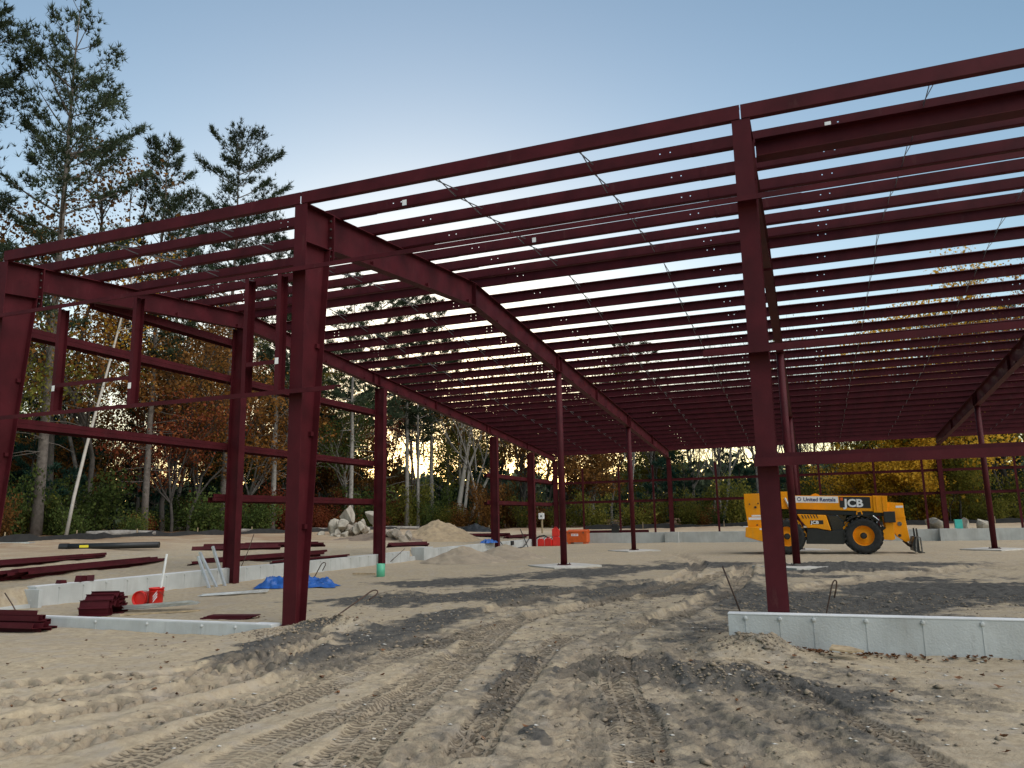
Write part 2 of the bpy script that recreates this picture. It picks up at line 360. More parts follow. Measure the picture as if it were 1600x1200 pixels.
# ------------------------------------------------------------------ ground sheet
def axis_lines(segs, extra):
    o = []
    for a, b, st in segs: o += list(np.arange(a, b-1e-6, st))
    o.append(segs[-1][1]); o += extra
    o = np.array(sorted(o)); keep = np.concatenate([[True], np.diff(o) > .004]); return o[keep]
def grow(a, b, s0, k):       # growing spacing outwards from a to b
    p = [a]; s = s0
    while (p[-1] < b) if b > a else (p[-1] > b):
        p.append(p[-1] + (s if b > a else -s)); s *= k
    return p[1:]
gx = axis_lines([(-2.2, 1.0, .034), (1.0, 9.8, .023), (9.8, 12.6, .05)], grow(-2.2, -900, .05, 1.07) + grow(12.6, 900, .07, 1.09) + [-7.93, -7.68, -7.8])
gy = axis_lines([(-6.9, -.6, .023), (-.6, 4.0, .034), (4.0, 9.0, .055)], grow(9.0, 1500, .07, 1.035) + grow(-6.9, -300, .06, 1.16) + [-.17, -.02, 38.5, 38.75, 38.62])
GX, GY = np.meshgrid(gx, gy)
GZ, GS, GT = ground_z(GX.ravel(), GY.ravel())
gv = np.stack([GX.ravel(), GY.ravel(), GZ], 1)
nx, ny = len(gx), len(gy)
ii = (np.arange(ny-1)[:, None]*nx + np.arange(nx-1)[None, :]).ravel()
gf = np.stack([ii, ii+1, ii+nx+1, ii+nx], 1)
gme = np_mesh('ground', gv, gf, smooth=True)
xx, yy = gv[:, 0], gv[:, 1]
lit = np.clip(sst(-24.5, -28, xx + 2*fbm(xx, yy, .3, 3, 4)) + sst(52, 55.5, yy + 2*fbm(xx, yy, .3, 3, 4)), 0, 1)
redd = np.clip(sst(-13, -22, xx + 5*fbm(xx, yy, .12, 3, 44)) + .7*sst(42, 50, yy + 4*fbm(xx, yy, .15, 3, 45)), 0, 1)
for nm, arr in (('soil', GS), ('trk', GT[0]), ('tread', GT[1]), ('tread_s', GT[2]), ('tread_d', GT[3]), ('litter', lit), ('reddish', redd)):
    at = gme.attributes.new(nm, 'FLOAT', 'POINT'); at.data.foreach_set('value', np.ascontiguousarray(arr, dtype=np.float32))
def ground_material():
    m, t, b = nodes_mat('ground')
    N = t.nodes.new; L = t.links.new
    def att(n): a = N('ShaderNodeAttribute'); a.attribute_name = n; return a.outputs['Fac']
    tc = N('ShaderNodeTexCoord').outputs['Object']
    def noise(sc, det=6, rg=.55):
        n = N('ShaderNodeTexNoise'); n.inputs['Scale'].default_value = sc; n.inputs['Detail'].default_value = det; n.inputs['Roughness'].default_value = rg; L(tc, n.inputs['Vector']); return n.outputs[0]
    def mr(s, a, b_, c=0, d=1):
        n = N('ShaderNodeMapRange'); n.inputs[1].default_value = a; n.inputs[2].default_value = b_; n.inputs[3].default_value = c; n.inputs[4].default_value = d; L(s, n.inputs[0]); return n.outputs[0]
    def mix(f, a, b_):
        n = N('ShaderNodeMix'); n.data_type = 'RGBA'
        (L(f, n.inputs[0]) if not isinstance(f, float) else setattr(n.inputs[0], 'default_value', f))
        for k, s in ((6, a), (7, b_)):
            if isinstance(s, tuple): n.inputs[k].default_value = (*s, 1)
            else: L(s, n.inputs[k])
        return n.outputs[2]
    def ma(op, a, b_, c=None):
        n = N('ShaderNodeMath'); n.operation = op
        for k, s in ((0, a), (1, b_)) + (((2, c),) if c is not None else ()):
            if isinstance(s, (int, float)): n.inputs[k].default_value = s
            else: L(s, n.inputs[k])
        n.use_clamp = op in ('MULTIPLY', 'ADD') and False
        return n.outputs[0]
    sand = mix(mr(noise(.55, 5), .35, .65), (.49, .395, .265), (.42, .345, .245))
    sand = mix(mr(noise(9, 7, .7), .42, .68), sand, (.33, .26, .175))
    sand = mix(mr(noise(2.3, 6, .65), .5, .75), sand, (.40, .345, .28))
    dark = mix(mr(noise(6, 7, .7), .3, .7), (.055, .052, .048), (.135, .125, .11))
    fac = ma('ADD', att('soil'), ma('MULTIPLY', ma('SUBTRACT', noise(3.5, 8, .72), .5), ma('MULTIPLY', mr(att('soil'), 0, .3), 1.6)))
    c = mix(mr(fac, .2, .72), sand, dark)
    tf = ma('MULTIPLY', att('trk'), mr(noise(5, 6, .7), .35, .7, .25, .75))
    c = mix(tf, c, (.26, .205, .145))
    c = mix(ma('MULTIPLY', att('reddish'), mr(noise(.5, 5), .35, .6, .15, .9)), c, (.26, .165, .10))
    c = mix(ma('MULTIPLY', att('litter'), mr(noise(1.2, 6), .2, .5, .5, 1)), c, mix(mr(noise(14, 5, .7), .3, .7), (.085, .045, .022), (.17, .10, .05)))
    # fine tyre tread printed in the sand
    ph = ma('ADD', ma('ADD', att('tread_s'), ma('MULTIPLY', ma('ABSOLUTE', att('tread_d'), 0), 5.0)), ma('MULTIPLY', ma('GREATER_THAN', att('tread_d'), 0), .5))
    ph = ma('ADD', ph, ma('MULTIPLY', noise(7, 3), .5))
    wv = ma('COSINE', ma('MULTIPLY', ph, 2*math.pi), 0)
    groove = ma('MULTIPLY', mr(wv, -.2, .6), mr(att('tread'), .15, .6))
    rib = mr(ma('ABSOLUTE', ma('SUBTRACT', ma('ABSOLUTE', att('tread_d'), 0), .1), 0), .012, .024)
    groove = ma('MULTIPLY', groove, rib)
    c = mix(ma('MULTIPLY', groove, .62), c, (.12, .092, .062))
    spk = mr(noise(75, 3, .6), .66, .74); c = mix(ma('MULTIPLY', spk, .5), c, (.10, .065, .035))
    L(c, b.inputs['Base Color']); b.inputs['Roughness'].default_value = .95; b.inputs['Specular IOR Level'].default_value = .15
    hgt = ma('SUBTRACT', ma('ADD', ma('MULTIPLY', noise(16, 8, .7), 1.0), ma('MULTIPLY', noise(60, 6, .75), .5)), ma('MULTIPLY', groove, 1.1))
    bp = N('ShaderNodeBump'); bp.inputs['Strength'].default_value = .85; bp.inputs['Distance'].default_value = .035
    L(hgt, bp.inputs['Height']); L(bp.outputs[0], b.inputs['Normal'])
ground_material()
go = link('ground', gme, 'ground'); tag(go, 'tan sand and dark churned soil with tyre tracks', 'ground', kind='structure')

# ------------------------------------------------------------------ concrete foundation
def seams(parent, xs, face, z0, z1, axis='x', tie=True):
    for x in xs:
        b = MB()
        if axis == 'x': b.box(x-.006, x+.006, face-.006, face+.01, z0, z1)
        else: b.box(face-.01, face+.006, x-.006, x+.006, z0, z1)
        b.build('seam', 'concrete', parent)
        if tie:
            t = MB()
            if axis == 'x': t.lathe([(.0, face-.03), (.02, face-.026), (.026, face-.012), (.026, face+.01)], 8, 'y', (x, 0, z1-.04))
            else: t.lathe([(.026, face-.01), (.026, face+.012), (.02, face+.024), (.0, face+.028)], 8, 'x', (0, x, z1-.04))
            t.build('form_tie', 'concrete', parent)
wr = thing('foundation_wall', 'concrete foundation wall with vertical seams under the front column by the machine', 'foundation wall', (7.0, -.1, 0))
def off(mb, o): mb.v = [(x-o[0], y-o[1], z-o[2]) for x, y, z in mb.v]; return mb
b = MB().box(7.0, 24, -.2, -.012, -.5, .385); off(b, (7, -.1, 0)).build('stem_wall', 'concrete', wr, bevel=.006)
b = MB().box(7.0, 24, -.205, -.016, .387, .402); off(b, (7, -.1, 0)).build('painted_skylit_top', 'concrete_skylit_tint', wr, bevel=.003)  # added strip: the sky-lit wall top painted in paler concrete
seams(wr, [x-7 for x in (7.22, 7.64, 8.04, 8.64, 9.26, 9.88, 10.5, 11.1)], -.1, -.4, .385)
wl = thing('foundation_wall', 'low concrete threshold wall below the left front door opening', 'foundation wall', (-4, -.1, 0))
b = MB().box(-7.62, -.18, -.2, .05, -.6, .035); off(b, (-4, -.1, 0)).build('stem_wall', 'concrete', wl, bevel=.006)
b = MB().box(-7.6, -.5, -.19, -.06, .037, .055); off(b, (-4, -.1, 0)).build('painted_skylit_top', 'concrete_skylit_tint', wl)  # bright sky-lit edge of the threshold, painted as a thin added strip
b = MB().box(-.6, -.2, -.195, .04, .037, .05); off(b, (-4, -.1, 0)).build('painted_skylit_top', 'concrete_skylit_tint', wl)
seams(wl, [x+4 for x in (-6.4, -5.2, -4.0, -2.8, -1.6, -.9)], -.1, -.4, .03)
ws = thing('foundation_wall', 'concrete foundation wall along the left side, behind the stacked clips and bucket', 'foundation wall', (-7.8, 1.6, 0))
o_ = (-7.8, 1.6, 0)
b = MB().box(-7.96, -7.66, 1.45, 18.3, -.5, .41); off(b, o_).build('stem_wall', 'concrete', ws, bevel=.006)
b = MB().box(-7.97, -7.65, 18.302, 20.4, -.5, .18); off(b, o_).build('notch', 'concrete', ws, bevel=.006)
b = MB().box(-7.96, -7.66, 20.402, 38.4, -.5, .43); off(b, o_).build('stem_wall', 'concrete', ws, bevel=.006)
b = MB().box(-7.96, -7.45, 1.35, 1.44, -.5, .36); off(b, o_).build('end_block', 'concrete', ws, bevel=.006)
b = MB().box(-7.96, -7.66, -.2, 1.345, -.5, .06); off(b, o_).build('low_stem', 'concrete', ws, bevel=.006)
b = MB().box(-7.955, -7.70, 1.45, 8.2, .412, .422); off(b, o_).build('painted_skylit_top', 'concrete_skylit_tint', ws)  # sky light along the side wall top, painted as an added pale strip
seams(ws, [y-1.6 for y in np.arange(2.0, 18.2, .62)], -7.66+7.8, -.3, .40, 'y')
seams(ws, [y-1.6 for y in np.arange(21, 38, 1.2)], -7.66+7.8, -.3, .42, 'y')
pb = MB().box(-.32, .32, -.42, .42, 0, .62); tag(pb.build('pier_block', 'concrete', None, (-7.55, 19.2, -.08), bevel=.01), 'square concrete pier block standing in the gap of the side wall', 'concrete block')
wb = thing('foundation_wall', 'long concrete foundation wall across the back of the site', 'foundation wall', (7, 38.6, 0))
b = MB().box(-14.9, 17, -.14, .14, -.4, .64); b.build('stem_wall', 'concrete', wb, bevel=.006)
for i, x in enumerate(np.arange(-13.6, 17, 1.22)): MB().box(x-.008, x+.008, -.147, -.13, -.2, .63).build('seam', 'concrete', wb)
for x in (-7.0, .62, 8.24): MB().box(x-.42, x+.42, -.5, -.142, -.3, .66).build('pier', 'concrete', wb, bevel=.01)

# ------------------------------------------------------------------ steel building frame
ST = thing('steel_building_frame', 'dark red primed steel building frame with open roof purlins', 'steel frame', (0, 0, 0))
RIDGE, BACK, BAY = 7.6, 38.57, 7.62
def rz(y): return 7.32+.092*y if y < RIDGE else 8.02-(y-RIDGE)*.0725
def yz_plate(poly, x, t=.006): return MB().prism(poly, 'x', x-t, x+t)
def strip(b, p, q, x0, x1, t, up=True):
    """flange plate from p to q in the yz plane, width x0..x1, thickness t above"""
    (y0, z0), (y1, z1) = p, q; L = math.hypot(y1-y0, z1-z0); ny_, nz_ = -(z1-z0)/L*t, (y1-y0)/L*t
    return b.prism([(y0, z0), (y1, z1), (y1+ny_, z1+nz_), (y0+ny_, z0+nz_)], 'x', x0, x1)
def main_frame(X, depth=.66, fw=.13):
    # front column, tapered, outer flange upright
    inn = lambda z: .27 + (.74-.27)*z/6.7
    col = yz_plate([(.012, 0), (inn(0), 0), (inn(6.68), 6.68), (.84, 6.70), (.84, rz(.84)-.016), (.012, rz(0)-.016)], X).build('column', 'primer', ST)
    MB().box(X-fw, X+fw, 0, .012, -.1, rz(0)-.01).build('flange', 'primer', col)
    b = MB(); strip(b, (inn(0), 0), (inn(6.67), 6.67), X-fw, X+fw, -.014); b.build('flange', 'primer', col)
    b = MB(); strip(b, (.0, rz(0)-.014), (.84, rz(.84)-.014), X-fw, X+fw, .014); b.build('cap_plate', 'primer', col)
    b = MB(); strip(b, (.012, 6.60), (.84, 6.685), X-fw+.01, X+fw-.01, .014); b.build('stiffener', 'primer', col)
    MB().box(X-fw-.01, X+fw+.01, .842, .86, 6.5, rz(.86)+.005).build('end_plate', 'primer', col)
    MB().box(X-.16, X+.16, -.03, .32, -.12, .012).build('base_plate', 'primer', col)
    if X < 9:
        for zz in (6.58, 6.74, 6.95, 7.12, 7.28):
            for sx in (-.075, .075): MB().lathe([(.018, .815), (.018, .842)], 6, 'y', (X+sx, 0, zz)).build('bolt', 'steel_worn', col)
    for zz in (1.6, 3.2, 4.8): MB().box(X+.012, X+.06, inn(zz)-.10, inn(zz)-.02, zz-.04, zz+.04).build('clip', 'primer', col)
    # rafter: front slope then back slope
    for k, (ya, yb, da, db) in enumerate(((.862, RIDGE-.012, depth+.02, depth-.03), (RIDGE+.012, BACK+.1, depth-.03, depth-.16))):
        web = yz_plate([(ya, rz(ya)-da), (yb, rz(yb)-db), (yb, rz(yb)-.014), (ya, rz(ya)-.014)], X).build('rafter', 'primer', ST)
        b = MB(); strip(b, (ya, rz(ya)-.014), (yb, rz(yb)-.014), X-.11, X+.11, .014); b.build('flange', 'primer', web)
        b = MB(); strip(b, (ya, rz(ya)-da), (yb, rz(yb)-db), X-.11, X+.11, -.014); b.build('flange', 'primer', web)
        MB().box(X-.12, X+.12, ya-.022 if k == 0 else ya-.011, ya-.002 if k == 0 else ya-.001, rz(ya)-da-.06, rz(ya)-.005).build('end_plate', 'primer', web)
        dd = lambda y: da+(db-da)*(y-ya)/(yb-ya)
        if k == 1:
            for yy_ in (Y1-.22, Y1+.22, Y2-.22, Y2+.22, 20.6, 33): MB().box(X-.10, X+.10, yy_-.006, yy_+.006, rz(yy_)-dd(yy_)+.001, rz(yy_)-.016).build('stiffener', 'primer', web)
        for yy_ in (ROWS[1::2]):
            if ya+.3 < yy_ < yb-.3:
                for s in (-1, 1): MB().box(X+s*.045-.035, X+s*.045+.035, yy_-.06, yy_+.06, rz(yy_)-dd(yy_)+.001, rz(yy_)-dd(yy_)+.10).build('clip', 'primer', web)
    # back column
    bc = MB().box(X-.007, X+.007, BACK-.13, BACK+.13, -.05, rz(BACK)-depth+.12).build('column', 'primer', ST)
    for yy_ in (BACK-.144, BACK+.131): MB().box(X-.125, X+.125, yy_, yy_+.013, -.05, rz(BACK)-depth+.12).build('flange', 'primer', bc)
def pipe_post(X, Y, depth):
    top = rz(Y)-depth+.025
    p = MB().lathe([(.115, -.03), (.115, top-.02)], 18, 'z', (X, Y, 0)).build('post', 'primer', ST)
    for f in p.data.polygons: f.use_smooth = abs(f.normal.z) < .5
    MB().box(X-.2, X+.2, Y-.2, Y+.2, .046, .07).build('base_plate', 'primer', p)
    MB().box(X-.15, X+.15, Y-.2, Y+.2, top-.02, top).build('cap_plate', 'primer', p)
    for sx in (-1, 1):
        for sy in (-1, 1): MB().lathe([(.018, .06), (.018, .11)], 6, 'z', (X+sx*.155, Y+sy*.155, 0)).build('anchor_bolt', 'steel_worn', p)
Y1, Y2 = 15.32, 26.9
ROWS = [1.2, 2.42, 3.65, 4.9, 6.1, 7.28] + [7.95, 9.35] + [9.35+1.285*k for k in range(1, 23)]
for k in range(5):
    main_frame(-BAY+BAY*k, .5 if k == 0 else .66)
    if k >= 1:
        for Y in (Y1, Y2): pipe_post(-BAY+BAY*k, Y, .62 if Y == Y1 else .57)
# left end wall columns
for Y in (7.46, 15.75, 27.75, 33.7):
    top = rz(Y)-.48 + (0 if Y > RIDGE else 0)
    X = -BAY
    c = MB().box(X-.19, X+.19, Y-.006, Y+.006, -.02, top).build('column', 'primer', ST)
    for xx_ in (X-.204, X+.191): MB().box(xx_, xx_+.013, Y-.125, Y+.125, -.02, top).build('flange', 'primer', c)
    MB().box(X-.23, X+.23, Y-.16, Y+.16, -.04, -.021).build('base_plate', 'primer', c)
# purlins: Z section with bolt holes at the laps
def zpurlin(L, sgn, H=.255, fl=.085, lip=.02, holes=4, th=.0035):
    xs = {0, L}; hx = [];
    for e in (0, L):
        for d in (2.05, 2.22):
            c = d if e == 0 else L-d; hx.append(c); xs |= {c-.0105, c+.0105}
    xs |= {L*i/6 for i in range(7)}; xs = sorted(xs)
    hz = [-.055, .055] if holes == 4 else [.03]
    zs = sorted({-H/2, H/2} | {z+d for z in hz for d in (-.0105, .0105)})
    bm = bmesh.new(); vv = {}
    def V(x, y, z):
        k = (round(x, 4), round(y, 4), round(z, 4))
        if k not in vv: vv[k] = bm.verts.new(k)
        return vv[k]
    for a, b_ in zip(xs[:-1], xs[1:]):
        for c, d in zip(zs[:-1], zs[1:]):
            mx, mz = (a+b_)/2, (c+d)/2
            if any(abs(mx-h) < .010 for h in hx) and any(abs(mz-h) < .010 for h in hz): continue
            bm.faces.new([V(a, 0, c), V(b_, 0, c), V(b_, 0, d), V(a, 0, d)])
        bm.faces.new([V(a, 0, H/2), V(b_, 0, H/2), V(b_, sgn*fl, H/2), V(a, sgn*fl, H/2)])
        bm.faces.new([V(a, sgn*fl, H/2), V(b_, sgn*fl, H/2), V(b_, sgn*(fl+.012), H/2-lip), V(a, sgn*(fl+.012), H/2-lip)])
        bm.faces.new([V(a, 0, -H/2), V(b_, 0, -H/2), V(b_, -sgn*fl, -H/2), V(a, -sgn*fl, -H/2)])
        bm.faces.new([V(a, -sgn*fl, -H/2), V(b_, -sgn*fl, -H/2), V(b_, -sgn*(fl+.012), -H/2+lip), V(a, -sgn*(fl+.012), -H/2+lip)])
    bmesh.ops.recalc_face_normals(bm, faces=bm.faces)
    bmesh.ops.solidify(bm, geom=bm.faces[:], thickness=th)
    me = bpy.data.meshes.new('purlin'); bm.to_mesh(me); bm.free(); me.materials.append(MATS['primer']); return me
LAP = .85
PM = {(s, h): zpurlin(BAY+2*LAP, s, holes=h) for s in (-1, 1) for h in (2, 4)}
purl = {}
for k in range(4):
    X0 = -BAY+BAY*k
    for j, y in enumerate(ROWS):
        s = 1 if y < RIDGE else -1
        o = link('purlin', PM[(s, 4 if (j*7+k*3) % 7 < 2 else 2)], None, ST, (X0-LAP, y + (.006 if k % 2 else -.002), rz(y)+.131 + (.008 if k % 2 else 0)))
        o.rotation_euler = (0, random.uniform(-.0006, .0006), 0)
def cstrut(L, H=.215, fl=.1, sgn=1):
    b = MB(); b.box(0, L, -.004, 0, 0, H)
    b.box(0, L, 0, fl, H-.004, H); b.box(0, L, 0, fl, 0, .004); b.box(0, L, fl, fl+.004, .0, .025); b.box(0, L, fl, fl+.004, H-.025, H)
    return b
EM = cstrut(BAY-.016).mesh('eave_strut'); EM.materials.append(MATS['primer'])
for k in range(4):
    X0 = -BAY+BAY*k
    link('eave_strut', EM, None, ST, (X0+.008, -.01, rz(0)+.004))
    link('eave_strut', EM, None, ST, (X0+.008, BACK+.02, rz(BACK)+.004))
# strut beam right of the front door column
b = MB(); zc = rz(1.0)-.02
sb = MB().box(BAY+.15, 2*BAY-.15, .98, .99, zc-.27, zc).build('strut_beam', 'primer', ST)
MB().box(BAY+.15, 2*BAY-.15, .86, 1.11, zc-.282, zc-.271).build('flange', 'primer', sb)
MB().box(BAY+.15, 2*BAY-.15, .86, 1.11, zc+.001, zc+.012).build('flange', 'primer', sb)
# bridging angles between purlins, two lines a bay
def brace_mesh(dy, dz):
    b = MB()
    for (ya, za, yb, zb, x) in ((.01, .06, dy-.01, dz-.07, -.012), (.01, -.07, dy-.01, dz+.06, .012)):
        b.box(0, 0, 0, 0, 0, 0) if False else None
        b.prism([(ya, za), (yb, zb), (yb, zb+.016), (ya, za+.016)], 'x', x-.002, x+.002)
        b.prism([(ya, za+.013), (yb, zb+.013), (yb, zb+.0155), (ya, za+.0155)], 'x', x+.0021, x+.012)
    me = b.mesh('bridging_brace'); me.materials.append(MATS['strap']); return me
BM = {}
allrows = [.09] + ROWS
for k in range(4):
    for th in (1, 2):
        x = -BAY+BAY*k + BAY*th/3
        for a, c in zip(allrows[:-1], allrows[1:]):
            if abs(c-a-.67) < .02: continue
            key = (round(c-a, 2), c < RIDGE)
            if key not in BM: BM[key] = brace_mesh(c-a, rz(c)-rz(a))
            link('bridging_brace', BM[key], None, ST, (x + random.uniform(-.03, .03), a, rz(a)+.125))
# wall girts
def girt_x(name, x0, x1, z, y0=-.205, h=.07, d=.2):
    b = MB(); b.box(x0, x1, y0, y0+.004, z-h, z); b.box(x0, x1, y0, y0+d, z, z+.004); b.box(x0, x1, y0+d-.004, y0+d, z+.004, z+.004+h*.6)
    b.box(x0, x1, y0+.004, y0+.022, z-h, z-h+.004)
    return b.build(name, 'primer', ST)
def girt_y(name, y0, y1, z, x=-8.03, h=.15, d=.2):
    b = MB(); b.box(x, x+.004, y0, y1, z-h, z); b.box(x, x+d, y0, y1, z, z+.004); b.box(x+d-.004, x+d, y0, y1, z+.004, z+.004+h*.6); b.box(x+d-.03, x+d-.005, y0, y1, z-h*.7, z-.001)
    return b.build(name, 'primer', ST)
girt_x('girt', -8.0, 15.2, 6.06); girt_x('girt', 15.22, 23, 6.06)
girt_x('girt', -8.0, .92, 3.90); girt_x('girt', 6.9, 15.2, 3.90, h=.085)
girt_x('door_header', 7.47, 15.2, 2.39, h=.11)
for y0, y1 in ((.2, 7.4), (7.42, 15.9)):
    for z in (5.98, 3.93): girt_y('girt', y0, y1, z)
girt_y('girt', 2.5, 7.6, 7.1)
girt_y('girt', 6.85, 15.95, 2.44)
for z in (4.02, 2.56): girt_y('girt', 27.2, 38.7, z)
girt_x('girt', -8.0, 23, 3.95, BACK+.16, .1); girt_x('girt', -8.0, 23, 2.66, BACK+.16, .1)
# framed opening jambs in the front wall
def jamb(x, z0, z1, w_=.2):
    b = MB().box(x-.003, x+.003, -.20, -.01, z0, z1); b.box(x+.003, x+.08, -.20, -.196, z0, z1); b.box(x+.003, x+.08, -.014, -.01, z0, z1)
    j = b.build('jamb', 'primer', ST); return j
for x in (-5.6, -3.62, -1.0, -.3):
    j = jamb(x, 3.905, 5.985)
    if x != -1.0: MB().box(x+.005, x+.075, -.206, -.201, 4.18+.05*x % .2, 4.29+.05*x % .2).build('paper_tag', 'white_tag', j)
for x0, x1 in ((-5.51, -3.63), (-.91, -.31)):
    s = MB().box(x0, x1, -.2, -.03, 4.44, 4.446); s.box(x0, x1, -.2, -.196, 4.37, 4.44); s.build('sill', 'primer', ST)
# white tags stuck on purlins
for (x, y) in ((1.4, 1.2), (2.7, 4.9), (8.8, 1.2)):
    MB().box(x, x+.09, y-.012, y-.009, rz(y)+.08, rz(y)+.19).build('paper_tag', 'white_tag', ST)
# thin wind posts in the back wall
for x in (-5.73, -3.29, -1.06, 2.88, 8.85, 11.83, 14.35, 18.9):
    b = MB().box(x-.06, x+.06, BACK-.02, BACK+.02, .0, 4.9); b.build('wind_post', 'primer', ST)

# ------------------------------------------------------------------ trees
def rot_to(d):
    return Vector(d).normalized()
def blades(pts, dirs, n, ln, wd, spread, seed):
    """pine tufts: n thin triangles at each point"""
    r = np.random.RandomState(seed); N = len(pts)
    P = np.repeat(pts, n, 0); D = np.repeat(dirs, n, 0) + r.normal(0, spread, (N*n, 3)); D /= np.linalg.norm(D, axis=1)[:, None]
    S = np.cross(D, r.normal(0, 1, (N*n, 3))); S /= np.linalg.norm(S, axis=1)[:, None]+1e-9
    l = ln*r.uniform(.6, 1.25, (N*n, 1)); w_ = wd*r.uniform(.7, 1.3, (N*n, 1))
    v = np.stack([P - S*w_*.5, P + S*w_*.5, P + D*l], 1).reshape(-1, 3)
    return v, np.arange(len(v)).reshape(-1, 3)
def leaves(pts, size, seed):
    r = np.random.RandomState(seed); N = len(pts)
    D = r.normal(0, 1, (N, 3)); D[:, 2] -= .35; D /= np.linalg.norm(D, axis=1)[:, None]
    S = np.cross(D, r.normal(0, 1, (N, 3))); S /= np.linalg.norm(S, axis=1)[:, None]+1e-9
    Nn = np.cross(D, S); s = size*np.clip(r.lognormal(-.1, .35, (N, 1)), .4, 1.9)
    v = np.stack([pts, pts + D*s*.5 + S*s*.38 + Nn*s*.08, pts + D*s, pts + D*s*.45 - S*s*.38 + Nn*s*.08], 1).reshape(-1, 3)
    return v, np.arange(len(v)).reshape(-1, 4)
def pine_proto(seed, H, r0, live, lmax, tufts=30, dead=True, top_round=.0):
    r = random.Random(seed); wood = MB(); P = []; D = []
    bend = [(r.uniform(-.35, .35)*i/8, r.uniform(-.35, .35)*i/8) for i in range(9)]
    tp = [(bend[i][0]*.4, bend[i][1]*.4, H*i/8-.3*(i == 0)) for i in range(9)]
    def trunk_at(f):
        f = max(0, min(.999, f))*8; i = int(f); t = f-i; a, b_ = tp[i], tp[i+1]
        return Vector((a[0]+(b_[0]-a[0])*t, a[1]+(b_[1]-a[1])*t, H*(i+t)/8))
    wood.tube(tp, [r0*(1.18 if i == 0 else 1)*(1-.93*(i/8)**1.1) for i in range(9)], 9)
    f = live
    while f < .985:
        u = (f-live)/(1-live)
        prof = (min(1, .55+u*1.6) if u < .3 else 1.0)*(1-u**2.4)**.6 + .08
        if top_round: prof = max(prof, top_round*math.sqrt(max(0, 1-u*u))+.08)
        nb = r.randint(3, 5); a0 = r.uniform(0, 6.28)
        for k in range(nb):
            if r.random() < (.04 if top_round else .2): continue
            L = lmax*prof*r.uniform(.42, 1.2); a = a0+6.28*k/nb+r.uniform(-.5, .5)
            up = r.uniform(-.02, .42)+.6*u
            o = trunk_at(f); d = Vector((math.cos(a), math.sin(a), up)).normalized()
            pts = [o + d*L*t + Vector((0, 0, L*.16*t*t)) for t in (0, .35, .7, 1)]
            wood.tube(pts, [.045*L/lmax+.015, .035*L/lmax+.012, .016, .008], 4, False)
            side = d.cross(Vector((0, 0, 1))).normalized()
            n = max(5, int(tufts*L/lmax))
            for q in range(n):
                t = .40+.64*r.random()**.6; c = o + d*L*t + Vector((0, 0, L*.16*t*t))
                sp = L*.26*(1.15-t*.55)
                off_ = side*r.gauss(0, sp*.8) + Vector((0, 0, r.gauss(.04, .11)))+d*r.gauss(0, .1)
                P.append(c+off_); D.append(d*.6 + side*(.9 if off_.dot(side) > 0 else -.9)*r.random() + Vector((0, 0, .5)))
        f += r.uniform(.7, 1.25)/H*1.0
    if dead:
        for q in range(26):
            f = r.uniform(.12, live+.05); a = r.uniform(0, 6.28); L = r.uniform(.8, 2.6)
            o = trunk_at(f); d = Vector((math.cos(a), math.sin(a), r.uniform(-.25, .15)))
            wood.tube([o, o+d*L*.5, o+d*L+Vector((0, 0, r.uniform(-.3, .2)))], [.03, .02, .008], 4, False)
    v, fc = blades(np.array(P), np.array(D), 8, .36, .055, .7, seed)
    me = np_mesh('crown', v, fc)
    return wood.mesh('trunk', True), me
def broad_proto(seed, H, r0, fork=.35, spread=.5, leaf=.19, per=34, levels=4, bare=False, cl=.55, slim=1.0):
    r = random.Random(seed); wood = MB(); tips = []
    def grow_(p, d, L, rad, lev):
        q = p; pts = [p]; rr = [rad]; n = 3
        for i in range(n):
            d = (d + Vector((r.gauss(0, .13), r.gauss(0, .13), r.gauss(.05, .08)))).normalized(); q = q + d*L/n; pts.append(q); rr.append(rad*(1-.38*(i+1)/n))
        wood.tube(pts, rr, 7 if lev == 0 else (5 if lev < 2 else 3), False)
        if lev >= levels: tips.append(q); return
        if lev >= 2: tips.append((pts[1]+pts[2])/2)
        nb = 3 if lev else r.randint(3, 5)
        for k in range(nb):
            a = 6.28*k/nb + r.uniform(-.6, .6); s = spread*slim*r.uniform(.6, 1.35)
            ax = d.orthogonal().normalized(); ax = Matrix.Rotation(a, 3, d) @ ax
            nd = (d + ax*s).normalized()
            st = pts[r.randint(1, 3)] if lev else pts[r.randint(2, 3)]
            grow_(st, nd, L*r.uniform(.55, .82) if lev else H*(1-fork)*r.uniform(.32, .5), rad*.55, lev+1)
    d0 = Vector((r.gauss(0, .05), r.gauss(0, .05), 1))
    grow_(Vector((0, 0, -.3)), d0, H*fork, r0, 0)
    lead = Vector((d0.x*H*fork, d0.y*H*fork, H*fork-.4))
    grow_(lead, Vector((r.gauss(0, .1), r.gauss(0, .1), 1)), H*(1-fork)*.5, r0*.55, 1)
    if bare: return wood.mesh('trunk', True), None
    rs = np.random.RandomState(seed); T = np.array([tuple(t) for t in tips])
    keep = rs.rand(len(T)) > .12; T = T[keep]
    pts = np.repeat(T, per, 0) + rs.normal(0, cl, (len(T)*per, 3))*np.array([1, 1, .62])
    v, f = leaves(pts, leaf, seed)
    return wood.mesh('trunk', True), np_mesh('crown', v, f)
